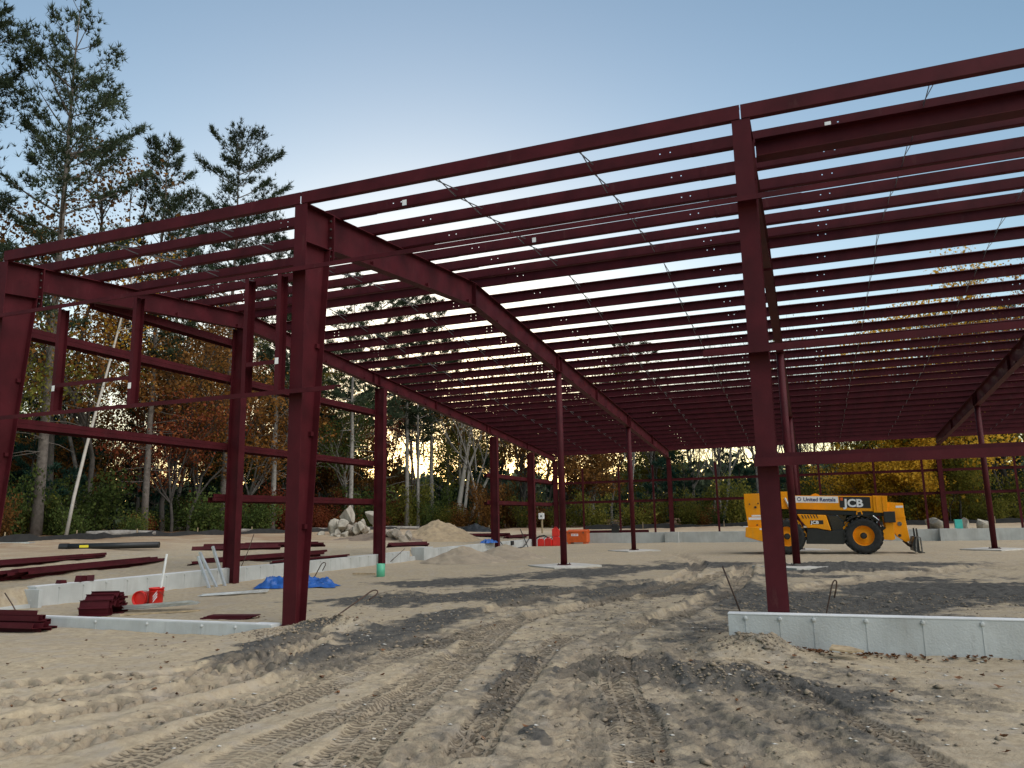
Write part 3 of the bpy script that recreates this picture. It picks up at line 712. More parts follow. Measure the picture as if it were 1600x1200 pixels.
def shrub_proto(seed, H, n=2600, leaf=.12, wide=1.0):
    r = random.Random(seed); wood = MB(); P = []
    for k in range(11):
        a = r.uniform(0, 6.28); L = H*r.uniform(.55, 1.05); d = Vector((math.cos(a)*.38*wide, math.sin(a)*.38*wide, 1)).normalized()
        pts = [Vector((math.cos(a)*.1, math.sin(a)*.1, -.1))]
        for i in range(4): pts.append(pts[-1] + d*L/4 + Vector((r.gauss(0, .1), r.gauss(0, .1), 0)))
        wood.tube(pts, [.022, .018, .014, .01, .005], 3, False)
        for i in range(n//11):
            t = r.uniform(.12, 1.05)*4; j = min(3, int(t)); c = pts[j].lerp(pts[j+1], min(1, t-j))
            P.append(c + Vector((r.gauss(0, .26*wide), r.gauss(0, .26*wide), r.gauss(0, .18))))
    v, f = leaves(np.array([tuple(p) for p in P]), leaf, seed)
    return wood.mesh('stems', True), np_mesh('foliage', v, f)

PINES = [pine_proto(101, 30, .30, .36, 4.6, 105), pine_proto(102, 27, .27, .45, 3.8, 95), pine_proto(103, 29, .28, .54, 4.6, 120, True, .95), pine_proto(104, 24, .22, .42, 3.4, 85)]
YOUNG = [pine_proto(111, 8, .09, .05, 2.1, 48, False), pine_proto(112, 11, .12, .08, 2.6, 56, False), pine_proto(113, 5, .06, .03, 1.7, 40, False)]
BROAD = [broad_proto(201, 17, .17, .38, .5, leaf=.175, per=44), broad_proto(202, 14, .14, .3, .55, leaf=.175, per=40), broad_proto(203, 19, .2, .45, .45, leaf=.175, per=38), broad_proto(204, 9, .09, .25, .55, leaf=.2, per=46, cl=.5)]
THIN = [broad_proto(211, 17, .15, .42, .45, leaf=.17, per=7, cl=.5), broad_proto(212, 15, .13, .35, .5, leaf=.17, per=9, cl=.5)]
BARE = [broad_proto(221, 18, .16, .4, .38, levels=5, bare=True), broad_proto(222, 16, .12, .35, .42, levels=5, bare=True)]
SHRUB = [shrub_proto(301, 2.2), shrub_proto(302, 3.2, 3200, .13, 1.2), shrub_proto(303, 1.3, 1800, .1, 1.3)]

def leafed(me, mname): return me   # material is set on the object slot
def plant(name, proto, x, y, bark, leafm, s=1.0, sz=None, rz_=None, label=None, cat='tree', group=None, parts=('trunk', 'crown'), tilt=(0, 0), dz=0.0):
    wood, crown = proto
    t = thing(name, label, cat, (x, y, zt(x, y)-.05+dz), random.uniform(0, 6.28) if rz_ is None else rz_, group)
    t.scale = (s, s, sz or s); t.rotation_euler[0] = tilt[0]; t.rotation_euler[1] = tilt[1]
    for nm, me, mm in ((parts[0], wood, bark), (parts[1], crown, leafm)):
        if me is None: continue
        if not me.materials: me.materials.append(None)
        o = bpy.data.objects.new(nm, me); COL.objects.link(o); o.parent = t
        o.material_slots[0].link = 'OBJECT'; o.material_slots[0].material = MATS[mm]
    return t

def project(x, y, z):
    d = Vector((x-CAM[0], y-CAM[1], z-CAM[2])); f_ = d.dot(_f)
    if f_ < .5: return None
    return 800+FPX*d.dot(_r)/f_, 600-FPX*d.dot(_u)/f_

# individually matched trees of the left edge
plant('pine_tree', PINES[0], -32, 20.1, 'bark_pine', 'needles', .98, 1.10, 1.0, 'tallest pine at the left, its crown reaching the top of the picture')
plant('pine_tree', PINES[1], -34, 15.4, 'bark_pine', 'needles', 1.0, 1.15, 2.0, 'pine cut off by the left edge of the picture')
plant('pine_tree', PINES[3], -31, 26.6, 'bark_pine', 'needles', .98, 1.08, .5, 'narrow open pine between the tallest pine and the round-topped pine')
plant('pine_tree', PINES[2], -31, 33.6, 'bark_pine', 'needles', .92, 1.03, 3.0, 'round-topped dense pine right of the narrow pine')
plant('pine_tree', PINES[1], -29.5, 37.2, 'bark_grey', 'needles', .8, .85, 4.0, 'slim grey-trunked pine left of the front steel column')
plant('pine_tree', PINES[3], -28.5, 38.5, 'bark_grey', 'needles', .85, .85, .2, 'grey pine trunk just behind the front steel column')
plant('pine_tree', PINES[1], -28, 45.5, 'bark_grey', 'needles', .8, .82, 1.2, 'straight grey pine behind the rock pile')
plant('pine_tree', PINES[3], -27.6, 49.5, 'bark_grey', 'needles', .9, .9, 2.2, 'straight grey pine right of the rock pile')
for q, (x, y, s) in enumerate(((-27, 53.5, .85), (-26.2, 54.2, .8), (-26.2, 57, .85))):
    plant('pine_tree', PINES[(1, 3, 1)[q]], x, y, 'bark_grey', 'needles', s, s, 2.0*q, ['dark straight pine, left one of three trunks left of the white multi-stem tree', 'pale straight pine, middle one of three trunks left of the white multi-stem tree', 'straight pine nearest to the white multi-stem tree'][q])
for q, (pr, x, y, mm, sc, lb) in enumerate(((2, -34.5, 22.6, 'leaf_brown', 1.25, 'tall brown-leaved tree between the tallest pine and the narrow pine'), (0, -33.5, 24.2, 'leaf_orange', 1.15, 'orange-leaved tree under the narrow pine'), (0, -32.5, 29.6, 'leaf_brown', 1.1, 'brown tree left of the round-topped pine'), (1, -31.5, 30.8, 'leaf_orange', 1.0, 'orange tree seen through the end wall girts at left'), (1, -30.5, 28.4, 'leaf_red', .8, 'small red-leaved tree seen through the end wall girts'), (1, -31.5, 17.6, 'leaf_olive', 1.0, 'olive tree behind the left corner column'))):
    plant('maple_tree', BROAD[pr], x, y, 'bark_dark', mm, sc, None, 1.3*q, lb)
for q, (pr, x, y, mm, sc, lb) in enumerate(((0, 13.2, 55.6, 'leaf_yellow', 1.0, 'golden tree right behind the front end of the telehandler'), (1, 15.2, 57.0, 'leaf_yellow', 1.1, 'golden tree left of the teal box behind the back wall'), (3, 16.9, 54.8, 'leaf_yellow', 1.1, 'low golden tree straight behind the teal box'), (2, 20.2, 59.0, 'leaf_yellow', 1.12, 'tall golden tree at the right edge of the picture'), (3, 18.6, 55.2, 'leaf_olive', 1.2, 'low yellow-green tree right of the teal box'), (0, 22.5, 57.0, 'leaf_orange', 1.1, 'orange tree at the far right behind the back wall'))):
    plant('maple_tree', BROAD[pr], x, y, 'bark_dark', mm, sc, None, 2.1*q, lb)
for q, (x, y, sc, mm) in enumerate(((11.3, 54.4, .62, 'leaf_yellow'), (12.6, 53.6, .7, 'leaf_yellow'), (14.1, 53.3, .6, 'leaf_yellow'), (15.7, 53.8, .72, 'leaf_yellow'), (17.7, 53.4, .58, 'leaf_olive'))):
    plant('young_maple', BROAD[3], x, y, 'bark_dark', mm, sc, None, .9+1.7*q, ['young golden tree above the front wheel of the telehandler', 'young golden tree above the boom head of the telehandler', 'young golden tree just right of the boom head', 'young golden tree left of the teal box', 'young yellow-green tree right of the teal box'][q])
# leaning white birch
bw = thing('birch_tree', 'leaning thin white birch at the left seen through the end wall girts', 'tree', (-28.4, 19.0, zt(-28.4, 19.0)-.1))
pts = [(0, 0, -.2), (.05, .3, 2.2), (.1, .75, 4.8), (.1, 1.35, 7.5), (.1, 2.0, 10.4), (.1, 2.75, 14), (.2, 3.2, 16.4)]
b = MB().tube(pts, [.095, .085, .08, .07, .06, .045, .02], 8)
for k in range(14):
    t = random.uniform(2.5, 5.9); i = int(t); o = Vector(pts[i]).lerp(Vector(pts[i+1]), t-i); a = random.uniform(0, 6.28); L = random.uniform(.8, 2.2)
    b.tube([o, o+Vector((math.cos(a)*L*.5, math.sin(a)*L*.5, .3)), o+Vector((math.cos(a)*L, math.sin(a)*L, .8))], [.025, .016, .006], 4, False)
b.build('trunk', 'bark_white', bw, smooth=True)
v, f = leaves(np.array([(random.gauss(.1, 1.2), random.gauss(2.8, 1.2), random.uniform(10.5, 17.2)) for _ in range(900)]), .13, 9)
link('crown', np_mesh('crown', v, f), 'leaf_yellow', bw)
# white multi stem tree
wm = thing('beech_tree', 'white multi-stem tree behind the sand pile', 'tree', (-24, 58.5, zt(-24, 58.5)-.1))
def stem(pp, r0, n='stem'):
    n_ = len(pp); MB().tube(pp, [r0*(1-.75*i/(n_-1)) for i in range(n_)], 8).build(n, 'bark_white', wm, smooth=True)
mainp = [(0, 0, -.2), (.05, .1, 2.5), (.5, .3, 5.5), (1.1, .5, 9), (1.7, .8, 13), (2.2, 1, 18)]
stem([(.3, 0, -.2), (.7, .2, 2.6), (1.05, .4, 6), (2.3, .9, 9.5), (3.6, 1.4, 14)], .2)
stem([(.8, .2, -.2), (1.6, .5, 2.2), (2.7, .9, 4.6), (3.9, 1.3, 8), (4.4, 1.6, 12)], .19)
stem([(.1, .4, 2.0), (-.2, .8, 6), (-.1, 1.1, 10), (-.4, 1.4, 16)], .17)
b = MB().tube(mainp, [.30*(1-.75*i/5) for i in range(6)], 8)
for k in range(40):
    t = random.uniform(2.2, 4.9); i = int(t); o = Vector(mainp[i]).lerp(Vector(mainp[i+1]), t-i); a = random.uniform(0, 6.28); L = random.uniform(1, 3)
    b.tube([o, o+Vector((math.cos(a)*L*.5, math.sin(a)*L*.5, .6)), o+Vector((math.cos(a)*L, math.sin(a)*L, 1.6))], [.03, .02, .006], 4, False)
b.build('trunk', 'bark_white', wm, smooth=True)
v, f = leaves(np.array([(random.gauss(2, 2), random.gauss(1, 1.8), random.uniform(9, 19)) for _ in range(2600)]), .16, 19)
link('crown', np_mesh('crown', v, f), 'leaf_brown', wm)

# the rest of the wood, sampled with a minimum spacing, only where the camera can see it
placed = [(13.2, 55.6), (15.2, 57), (16.9, 54.8), (20.2, 59), (18.6, 55.2), (22.5, 57), (-34.5, 22.6), (-33.5, 24.2), (-32.5, 29.6), (-31.5, 30.8), (-30.5, 28.4), (-31.5, 17.6), (-32, 20.1), (-33, 17), (-31, 26.2), (-31, 33.6), (-29.5, 37.2), (-28.5, 38.5), (-28, 45.5), (-27.6, 49.5), (-27, 53.5), (-26.2, 54.2), (-26.2, 57), (-24, 58.5), (-28.4, 19)]
rf = random.Random(5)
def visible(x, y, margin=130, top=20):
    a = project(x, y, 2); b_ = project(x, y, top)
    return a is not None and b_ is not None and (-margin < a[0] < 1600+margin)
def scatter(n, xr, yr, dmin, cond=None):
    res = []; tries = 0
    while len(res) < n and tries < n*60:
        tries += 1; x = rf.uniform(*xr); y = rf.uniform(*yr)
        if not visible(x, y) or (cond and not cond(x, y)): continue
        if any((x-a)**2+(y-b_)**2 < dmin*dmin for a, b_ in placed): continue
        placed.append((x, y)); res.append((x, y))
    return res
# left wood
LEFTG = 'trees of the wood on the left'; BACKG = 'trees of the wood behind the site'
kindsL = [('pine_tree', 'PINE'), ('maple_tree', 'leaf_orange'), ('maple_tree', 'leaf_brown'), ('pine_tree', 'PINE'), ('maple_tree', 'leaf_olive'), ('maple_tree', 'leaf_red'), ('young_pine', 'YOUNG'), ('maple_tree', 'leaf_green')]
LAB = {'leaf_orange': 'orange autumn broadleaf tree', 'leaf_brown': 'brown-leaved autumn tree', 'leaf_olive': 'olive green broadleaf tree', 'leaf_red': 'red-leaved autumn tree', 'leaf_yellow': 'golden yellow autumn tree', 'leaf_green': 'dark green broadleaf tree'}
def mixed(x, y, kind, side, group):
    nm, mm = kind
    wh = {'L': 'in the wood left of the steel frame', 'B': 'in the wood behind the back wall'}[side]
    if mm == 'PINE': plant(nm, rf.choice(PINES[1:]), x, y, rf.choice(['bark_pine', 'bark_grey']), 'needles', rf.uniform(.62, .8), rf.uniform(.62, .82), None, 'tall pine '+wh, group=group+', tall pines')
    elif mm == 'YOUNG': plant(nm, rf.choice(YOUNG), x, y, 'bark_dark', 'needles_blue', rf.uniform(.8, 1.2), None, None, 'young dark green conifer '+wh, group=group+', young conifers')
    elif mm == 'BARE': plant('bare_tree', rf.choice(BARE), x, y, rf.choice(['bark_grey', 'bark_dark']), None, rf.uniform(.8, 1.15), None, None, 'leafless grey tree '+wh, group=group+', bare trees')
    elif mm.startswith('thin'):
        lm = mm[5:]; plant(nm, rf.choice(THIN), x, y, rf.choice(['bark_grey', 'bark_dark']), lm, rf.uniform(.8, 1.15), None, None, 'thinly leaved '+LAB[lm].replace('autumn ', '')+' '+wh, group=group+', thin '+lm[5:])
    else: plant(nm, rf.choice(BROAD), x, y, rf.choice(['bark_grey', 'bark_dark']), mm, rf.uniform(.75, 1.15), None, None, LAB[mm]+' '+wh, group=group+', '+mm[5:])
for i, (x, y) in enumerate(scatter(42, (-48, -29.5), (8, 70), 2.9)): mixed(x, y, kindsL[rf.randrange(len(kindsL))], 'L', LEFTG)
for i, (x, y) in enumerate(scatter(20, (-85, -48), (15, 100), 5.0)): mixed(x, y, kindsL[rf.randrange(len(kindsL))], 'L', LEFTG)
# back wood: conifers and brown leaves to the left, bare trees in the middle, gold to the right
def back_kind(x, y):
    u = project(x, y, 3)[0]; r_ = rf.random()
    if u < 1050: opts = [('pine_tree', 'PINE'), ('young_pine', 'YOUNG'), ('maple_tree', 'leaf_olive'), ('maple_tree', 'leaf_brown'), ('maple_tree', 'thin_leaf_brown'), ('maple_tree', 'thin_leaf_olive'), ('maple_tree', 'leaf_olive'), ('bare_tree', 'BARE')]
    elif u < 1370: opts = [('bare_tree', 'BARE'), ('bare_tree', 'BARE'), ('maple_tree', 'thin_leaf_yellow'), ('bare_tree', 'BARE'), ('maple_tree', 'thin_leaf_olive'), ('maple_tree', 'thin_leaf_orange')]
    elif u < 1500: opts = [('maple_tree', 'leaf_yellow'), ('maple_tree', 'leaf_yellow'), ('maple_tree', 'leaf_yellow'), ('bare_tree', 'BARE'), ('maple_tree', 'thin_leaf_yellow')]
    else: opts = [('maple_tree', 'leaf_yellow'), ('pine_tree', 'PINE'), ('young_pine', 'YOUNG'), ('maple_tree', 'leaf_orange'), ('maple_tree', 'leaf_olive')]
    return rf.choice(opts)
for x, y in scatter(54, (-27, 48), (55.5, 72), 2.9): mixed(x, y, back_kind(x, y), 'B', BACKG)
for x, y in scatter(16, (-48, 75), (72, 112), 5.0): mixed(x, y, back_kind(x, y), 'B', BACKG)
# undergrowth along the edges
def bush(x, y, side):
    u = project(x, y, 1)[0]
    mm = rf.choice(['leaf_olive', 'leaf_green', 'leaf_olive', 'leaf_brown', 'leaf_olive'] if u < 1350 else ['leaf_olive', 'leaf_yellow', 'leaf_olive'])
    if side == 'L': mm = rf.choice(['leaf_green', 'leaf_brown', 'leaf_olive', 'leaf_green', 'leaf_red', 'leaf_green'])
    c = {'leaf_olive': 'olive green', 'leaf_green': 'dark green', 'leaf_brown': 'brown', 'leaf_yellow': 'yellow', 'leaf_red': 'reddish'}[mm]
    wh = 'at the foot of the left wood' if side == 'L' else 'at the edge of the wood behind the back wall'
    plant('shrub', rf.choice(SHRUB), x, y, 'bark_dark', mm, rf.uniform(.8, 1.45), rf.uniform(.8, 1.5), None, c+' leafy shrub '+wh, 'shrub', 'undergrowth '+wh+', '+c, ('stems', 'foliage'))
sh0 = list(placed); placed.clear()
for x, y in scatter(46, (-34, -28.3), (8, 62), 1.3): bush(x, y, 'L')
for x, y in scatter(50, (-28, 42), (53.0, 60), 1.4): bush(x, y, 'B')
placed.clear()
for x, y in scatter(24, (-46, -33), (10, 66), 2.6): plant('young_pine', rf.choice(YOUNG), x, y, 'bark_dark', 'needles_blue', rf.uniform(.7, 1.0), None, None, 'young dark conifer under the trees of the left wood', 'tree', 'young conifers under the left wood')
for x, y in scatter(16, (-30, 50), (60, 78), 2.6): plant('young_pine', rf.choice(YOUNG), x, y, 'bark_dark', 'needles_blue', rf.uniform(.6, .95), None, None, 'young dark conifer under the trees behind the back wall', 'tree', 'young conifers behind the back wall', dz=0)

# ------------------------------------------------------------------ far belt of forest that reads as one mass
rb = np.random.RandomState(77)
n = 60000; t_ = rb.rand(n)
ang = -1.35 + 2.1*t_ - 0.0
dist = rb.uniform(118, 150, n)
bx = CAM[0] + np.sin(ang)*dist; by = CAM[1] + np.cos(ang)*dist
hmax = 4.5 + 4*vnoise(ang*14, ang*0+3.1, 8) + 2*vnoise(ang*47, ang*0+1.1, 9)
bz = terrain(bx, by) + hmax*rb.rand(n)**1.15
v, f = leaves(np.stack([bx, by, bz], 1), 1.1, 5)
tag(link('distant_wood', np_mesh('distant_wood', v, f), 'needles'), 'dark mass of distant wood behind the trees', 'wood', kind='stuff')

# ------------------------------------------------------------------ footing pads under the posts
PADL = {(0, 0): 'concrete footing pad under the nearer post of the left inner frame', (0, 1): 'concrete footing pad under the farther post of the left inner frame',
        (1, 0): 'concrete footing pad under the round post in front of the yellow machine', (1, 1): 'concrete footing pad under the post behind the yellow machine', (2, 1): 'concrete footing pad under the post at the far right', (2, 0): 'concrete footing pad out at the right edge'}
for k in range(3):
    for q, Y in enumerate((Y1, Y2)):
        if (k, q) == (2, 0): continue
        r_ = random.Random(k*7+q); s = .95
        poly = []
        for a, b_ in ((-1, -1), (0, -1.04), (1, -1), (1.05, 0), (1, 1), (0, 1.02), (-1, 1), (-1.04, 0)): poly.append((a*s*r_.uniform(.9, 1.08), b_*s*r_.uniform(.9, 1.08)))
        p = MB().prism(poly, 'z', -.35, -.032 + .066)
        o = p.build('footing_pad', 'pad', None, (BAY*k, Y, .012), bevel=.012, rot=(0, 0, .78+r_.uniform(-.1, .1)))
        tag(o, PADL[(k, q)], 'footing pad', 'concrete footing pads')

# ------------------------------------------------------------------ heaps of sand, rocks
def heap(name, x, y, rx, ry, h, seed, label, m='heap_sand', n=46, peak=1.0, rotz=0):
    th = np.linspace(0, 2*math.pi, n*2, endpoint=False); rr = np.linspace(0, 1, n)
    T_, Q = np.meshgrid(th, rr); xx_ = Q*np.cos(T_)*(1+.16*fbm(np.cos(T_)*1.5+seed, np.sin(T_)*1.5, 1, 3, seed)); yy_ = Q*np.sin(T_)*(1+.16*fbm(np.cos(T_)*1.5+seed, np.sin(T_)*1.5, 1, 3, seed+1))
    base = h*np.clip((np.sqrt((1-Q)**2+.012)-.11), -.2, 2)**peak if peak != 1 else h*(np.sqrt((1-Q)**2+.010)-.10-.0*Q)
    z = base + (.10*h+.03)*fbm(xx_*rx, yy_*ry, 1.8, 5, seed)*sst(1.02, .8, Q) + .03*fbm(xx_*rx, yy_*ry, 6, 3, seed+5) - .16*sst(.86, 1.0, Q)
    v = np.stack([(xx_*rx).ravel(), (yy_*ry).ravel(), z.ravel()], 1)
    a = np.arange(n-1)[:, None]*2*n + np.arange(2*n)[None, :]; b_ = np.arange(n-1)[:, None]*2*n + (np.arange(2*n)[None, :]+1) % (2*n)
    f = np.stack([a.ravel(), b_.ravel(), (b_+2*n).ravel(), (a+2*n).ravel()], 1)
    o = link(name, np_mesh(name, v, f, smooth=True), m, None, (x, y, zt(x, y)-.02), (0, 0, rotz))
    return tag(o, label, 'sand pile' if 'sand' in name else 'dirt pile')
mat('heap_sand', (.42, .315, .19), .95, 0, .2, 4.2, 1.0, 22, col2=(.29, .215, .135))
mat('heap_grey', (.36, .29, .205), .95, 0, .2, 2.2, .6, 30, col2=(.27, .215, .155))
mat('heap_dirt', (.24, .18, .125), .95, 0, .2, 2.2, .8, 20, col2=(.15, .11, .08))
heap('sand_pile', -11.9, 29.6, 2.7, 2.7, 1.38, 3, 'pointed tan sand pile outside the left wall')
heap('sand_pile', -4.9, 17.6, 2.0, 1.6, .74, 4, 'low greyish sand pile inside the frame by the left wall', 'heap_grey')
heap('sand_pile', -4.2, 20.4, 1.9, 1.7, .66, 5, 'lower sand pile beside the steel end wall column', 'heap_grey')
heap('dirt_pile', -14.6, 27.6, 3.4, 2.2, .55, 6, 'flat brown dirt pile with rocks behind the end wall column', 'heap_dirt')
def rock_mesh(seed, sub=3):
    bm = bmesh.new(); bmesh.ops.create_icosphere(bm, subdivisions=sub, radius=1)
    r_ = random.Random(seed)
    pl = [(Vector((r_.gauss(0, 1), r_.gauss(0, 1), r_.gauss(0, 1))).normalized(), r_.uniform(.42, .8)) for _ in range(16)]
    for v_ in bm.verts:
        for nrm, d in pl:
            e = v_.co.dot(nrm)-d
            if e > 0: v_.co -= nrm*e*.98
        v_.co *= 1+r_.uniform(-.025, .025)
    me = bpy.data.meshes.new('boulder'); bm.to_mesh(me); bm.free(); return me
RK = [rock_mesh(s) for s in range(6)]
def boulder(x, y, z, sx, sy, sz, label, m='rock', group='boulders of the rock pile'):
    o = bpy.data.objects.new('boulder', RK[random.randrange(6)]); COL.objects.link(o)
    if not o.data.materials: o.data.materials.append(None)
    o.material_slots[0].link = 'OBJECT'; o.material_slots[0].material = MATS[m]
    o.location = (x, y, z); o.scale = (sx, sy, sz); o.rotation_euler = (random.uniform(0, 6), random.uniform(0, 6), random.uniform(0, 6))
    return tag(o, label, 'boulder', group)
Z0 = zt(-18.6, 31)
bl = [(-18.9, 31.0, 1.55, 1.0, .8, .75, 'largest pale boulder on top of the rock pile'), (-17.6, 31.9, 1.35, .75, .6, .95, 'upright slab boulder on the right of the rock pile'),
 (-19.6, 30.6, .55, .95, .7, .65, 'long pale boulder leaning at the left of the rock pile'), (-18.7, 30.2, .95, .6, .6, .6, 'boulder under the largest one in the rock pile'),
 (-18.1, 30.6, .6, .5, .5, .5, None), (-17.6, 30.9, .55, .55, .5, .45, None), (-19.0, 30.0, .35, .5, .45, .4, None), (-18.3, 29.8, .25, .42, .4, .34, 'rounded white boulder lying in front of the rock pile'),
 (-20.4, 30.2, .3, .5, .4, .35, 'small boulder at the far left end of the rock pile'), (-17.9, 31.6, .3, .8, .7, .6, None), (-18.9, 31.2, .5, .9, .8, .6, None), (-19.3, 29.9, .2, .33, .3, .25, None), (-18.6, 29.5, .15, .25, .25, .2, None)]
for k in range(16):
    bl.append((random.uniform(-19.9, -17.4), random.uniform(30.0, 31.8), random.uniform(.15, .95), random.uniform(.4, .75), random.uniform(.3, .55), random.uniform(.25, .5), None))
for x, y, z, a, b_, c, lb in bl: boulder(x, y, Z0+z*.9-.12, a*.78, b_*.72, c*.74, lb or 'pale boulder in the middle of the rock pile', 'rock' if lb or random.random() < .6 else 'rock_dirty')
for k in range(12):
    a = random.uniform(0, 6.28); rr_ = random.uniform(.2, 1.9); x, y = -13.3+rr_*math.cos(a)*1.1, 26.6+rr_*math.sin(a)*.5
    boulder(x, y, zt(x, y)+.28+random.uniform(0, .25)-.2*rr_/2, random.uniform(.25, .55), random.uniform(.2, .5), random.uniform(.2, .38), 'dirty boulder half buried in the brown dirt pile', 'rock_dirty', 'boulders in the dirt pile')
for k, (x, s) in enumerate(((14.9, .9), (16.4, .8), (17.4, .5))): boulder(x, 39.9+.3*k, .75, s, .6, .42, ['pale boulder behind the back wall left of the teal box', 'pale boulder behind the back wall right of the teal box', 'small pale boulder farthest right behind the back wall'][k], 'rock', 'boulders behind the back wall')

# ------------------------------------------------------------------ loose steel
def zbar(L, H=.2, fl=.07, t=.008):
    b = MB(); b.box(0, L, -t/2, t/2, -H/2, H/2); b.box(0, L, t/2, fl, H/2-t, H/2); b.box(0, L, -fl, -t/2, -H/2, -H/2+t); b.box(0, L, fl-t, fl, H/2-.025, H/2-t-.0005); b.box(0, L, -fl, -fl+t, -H/2+t+.0005, -H/2+.025)
    return b
def stack(name, label, cat, p, q, n, seed, spread=.28, h=.2, m='primer', part='purlin', flat=True, group=None):
    """long members lying side by side from p to q on the ground"""
    (x0, y0), (x1, y1) = p, q; L = math.hypot(x1-x0, y1-y0); a = math.atan2(y1-y0, x1-x0); r_ = random.Random(seed)
    mx, my = (x0+x1)/2, (y0+y1)/2
    t = thing(name, label, cat, (mx, my, zt(mx, my)), a, group)
    for i in range(n):
        l = L*r_.uniform(.82, 1.0); row, lay = i % max(1, (n+1)//2), i // max(1, (n+1)//2)
        b = zbar(l, h)
        o = b.build(part, m, t, (-L/2 + r_.uniform(0, L-l), (row-(n/4))*spread*.55 + lay*.05, .045+.06*lay+r_.uniform(0, .02)), rot=(1.35+r_.uniform(-.1, .1) if flat else r_.uniform(-.1, .1), 0, r_.uniform(-.012, .012)))
    return t
stack('purlin_bundle', 'long bundle of red steel purlins lying nearest outside the left wall', 'steel bundle', (-9.6, 1.6), (-11.6, 8.6), 8, 1)
stack('purlin_bundle', 'shorter bundle of red steel purlins behind the long bundle at left', 'steel bundle', (-12.9, 3.4), (-14.4, 8.9), 5, 2)
stack('purlin_bundle', 'red steel bundle behind the pointed sand pile', 'steel bundle', (-14.5, 35.8), (-10.2, 36.6), 8, 3)
stack('purlin_bundle', 'red steel bundle lying along the side wall near the gas cans', 'steel bundle', (-9.2, 33.0), (-9.6, 38.0), 6, 4)
stack('steel_offcuts', 'short dark red beams right of the end wall column on the ground', 'steel offcuts', (-10.4, 21.2), (-9.0, 22.6), 5, 5, .3)
stack('loose_purlin', 'single red purlin lying left of the end wall column on the sand', 'purlin', (-15.0, 13.6), (-12.6, 16.2), 2, 6)
stack('loose_purlin', 'red purlins crossing on the sand behind the middle end wall column', 'purlin', (-16.4, 18.6), (-12.0, 19.2), 3, 7)
stack('loose_purlin', 'thin red purlin lying in front of the black pipe', 'purlin', (-16.5, 15.5), (-14.0, 17.0), 2, 8)
stack('loose_purlin', 'long red purlin lying close behind the side wall', 'purlin', (-9.6, 7.6), (-9.2, 14.5), 2, 9)
t = thing('wall_top_channel', 'red channel lying on top of the side wall by the front column', 'channel', (-7.82, 11.5, .42)); zbar(4.4, .1, .05).build('channel', 'primer', t, (0, -2.0, .036), rot=(1.5708, 0, 1.5708))
t = thing('back_wall_channel', 'long red channel lying on the left end of the back wall', 'channel', (-4.5, 38.62, .64)); zbar(6.0, .16, .06).build('channel', 'primer', t, (-3.0, 0, .09))
# front left bundle beside the threshold wall
t = thing('purlin_bundle', 'stack of short red channels lying in front of the low threshold wall at left', 'steel bundle', (-5.6, -.72, -.12), .05)
for i, (y, z, r_) in enumerate(((0, .05, 1.5), (.16, .055, 1.5), (-.12, .05, 1.45), (.02, .16, 1.5), (.15, .165, 1.6), (.08, .25, 1.5))): zbar(2.1-.05*i, .19, .085, .01).build('channel', 'primer', t, (-1.1, y, z), rot=(r_, 0, 0))
# fan of nested clips
t = thing('clip_stack', 'fan-shaped stack of dark red steel angle clips behind the threshold wall', 'steel clips', (-4.75, .62, 0), .35); t.scale = (.88, .88, .82)
def anglebar(L=.62, a=.17, th=.009): return MB().box(-L/2, L/2, 0, a, 0, th).box(-L/2, L/2, 0, th, th, .09).box(-L/2, L/2, a-th, a, th, .05)
AM = anglebar().mesh('angle_clip'); AM.materials.append(MATS['primer'])
for lay, rr_ in ((0, .34), (1, .27), (2, .20), (3, .13)):
    n = 9-lay*2
    for i in range(n):
        an = -.15 + (math.pi+.1)*i/(n-1)
        o = link('angle_clip', AM, None, t, (random.uniform(-.03, .03), .0+rr_*1.15*math.cos(an), .03+rr_*1.1*math.sin(an)), (an-1.2+random.uniform(-.06, .06), 0, random.uniform(-.05, .05)))
# galvanised strips
t = thing('galvanised_strips', 'galvanised metal strips fanned out between clip stack and red bucket', 'metal strips', (-4.15, 1.25, 0), 0)
for i, (dx, dy, a) in enumerate(((-.1, .25, .42), (.05, .12, .40), (.2, 0, .36), (.12, -.06, .33))): MB().box(-.75, .75, -.05, .05, 0, .012).box(-.75, .75, -.05, -.044, .0125, .04).build('strip', 'galv', t, (dx, dy, .05+.028*i), rot=(.05, -.06, a))
t = thing('timber_lath', 'pale timber lath on the sand right of the galvanised strips', 'timber', (-3.65, .95, .01), .75); MB().box(-.7, .7, -.03, .03, 0, .025).build('lath', 'timber', t)
t = thing('galvanised_strips', 'galvanised strips lying on the sand below the end wall column', 'metal strips', (-5.0, 4.5, .01), .9)
for i in range(3): MB().box(-.8, .8, -.04, .04, 0, .012).build('strip', 'galv', t, (.05*i, .09*i-.1, .01+.014*i), rot=(0, 0, .07*i))
for i, (y, L, lean) in enumerate(((6.05, .95, .5), (6.35, 1.15, .62), (6.7, 1.2, .45))):
    o = MB().box(-.03, .03, -.02, .02, 0, L).box(-.03, -.026, .0205, .045, 0, L).box(.026, .03, .0205, .045, 0, L).build('metal_stud', 'galv', None, (-7.12-.02*i, y, -.02), rot=(-.03, -lean, 0))
    tag(o, ['shortest and leftmost galvanised stud leaning on the side wall', 'middle galvanised stud leaning on the side wall', 'rightmost galvanised stud leaning on the side wall beside the column'][i], 'metal stud', 'studs leaning on the side wall')
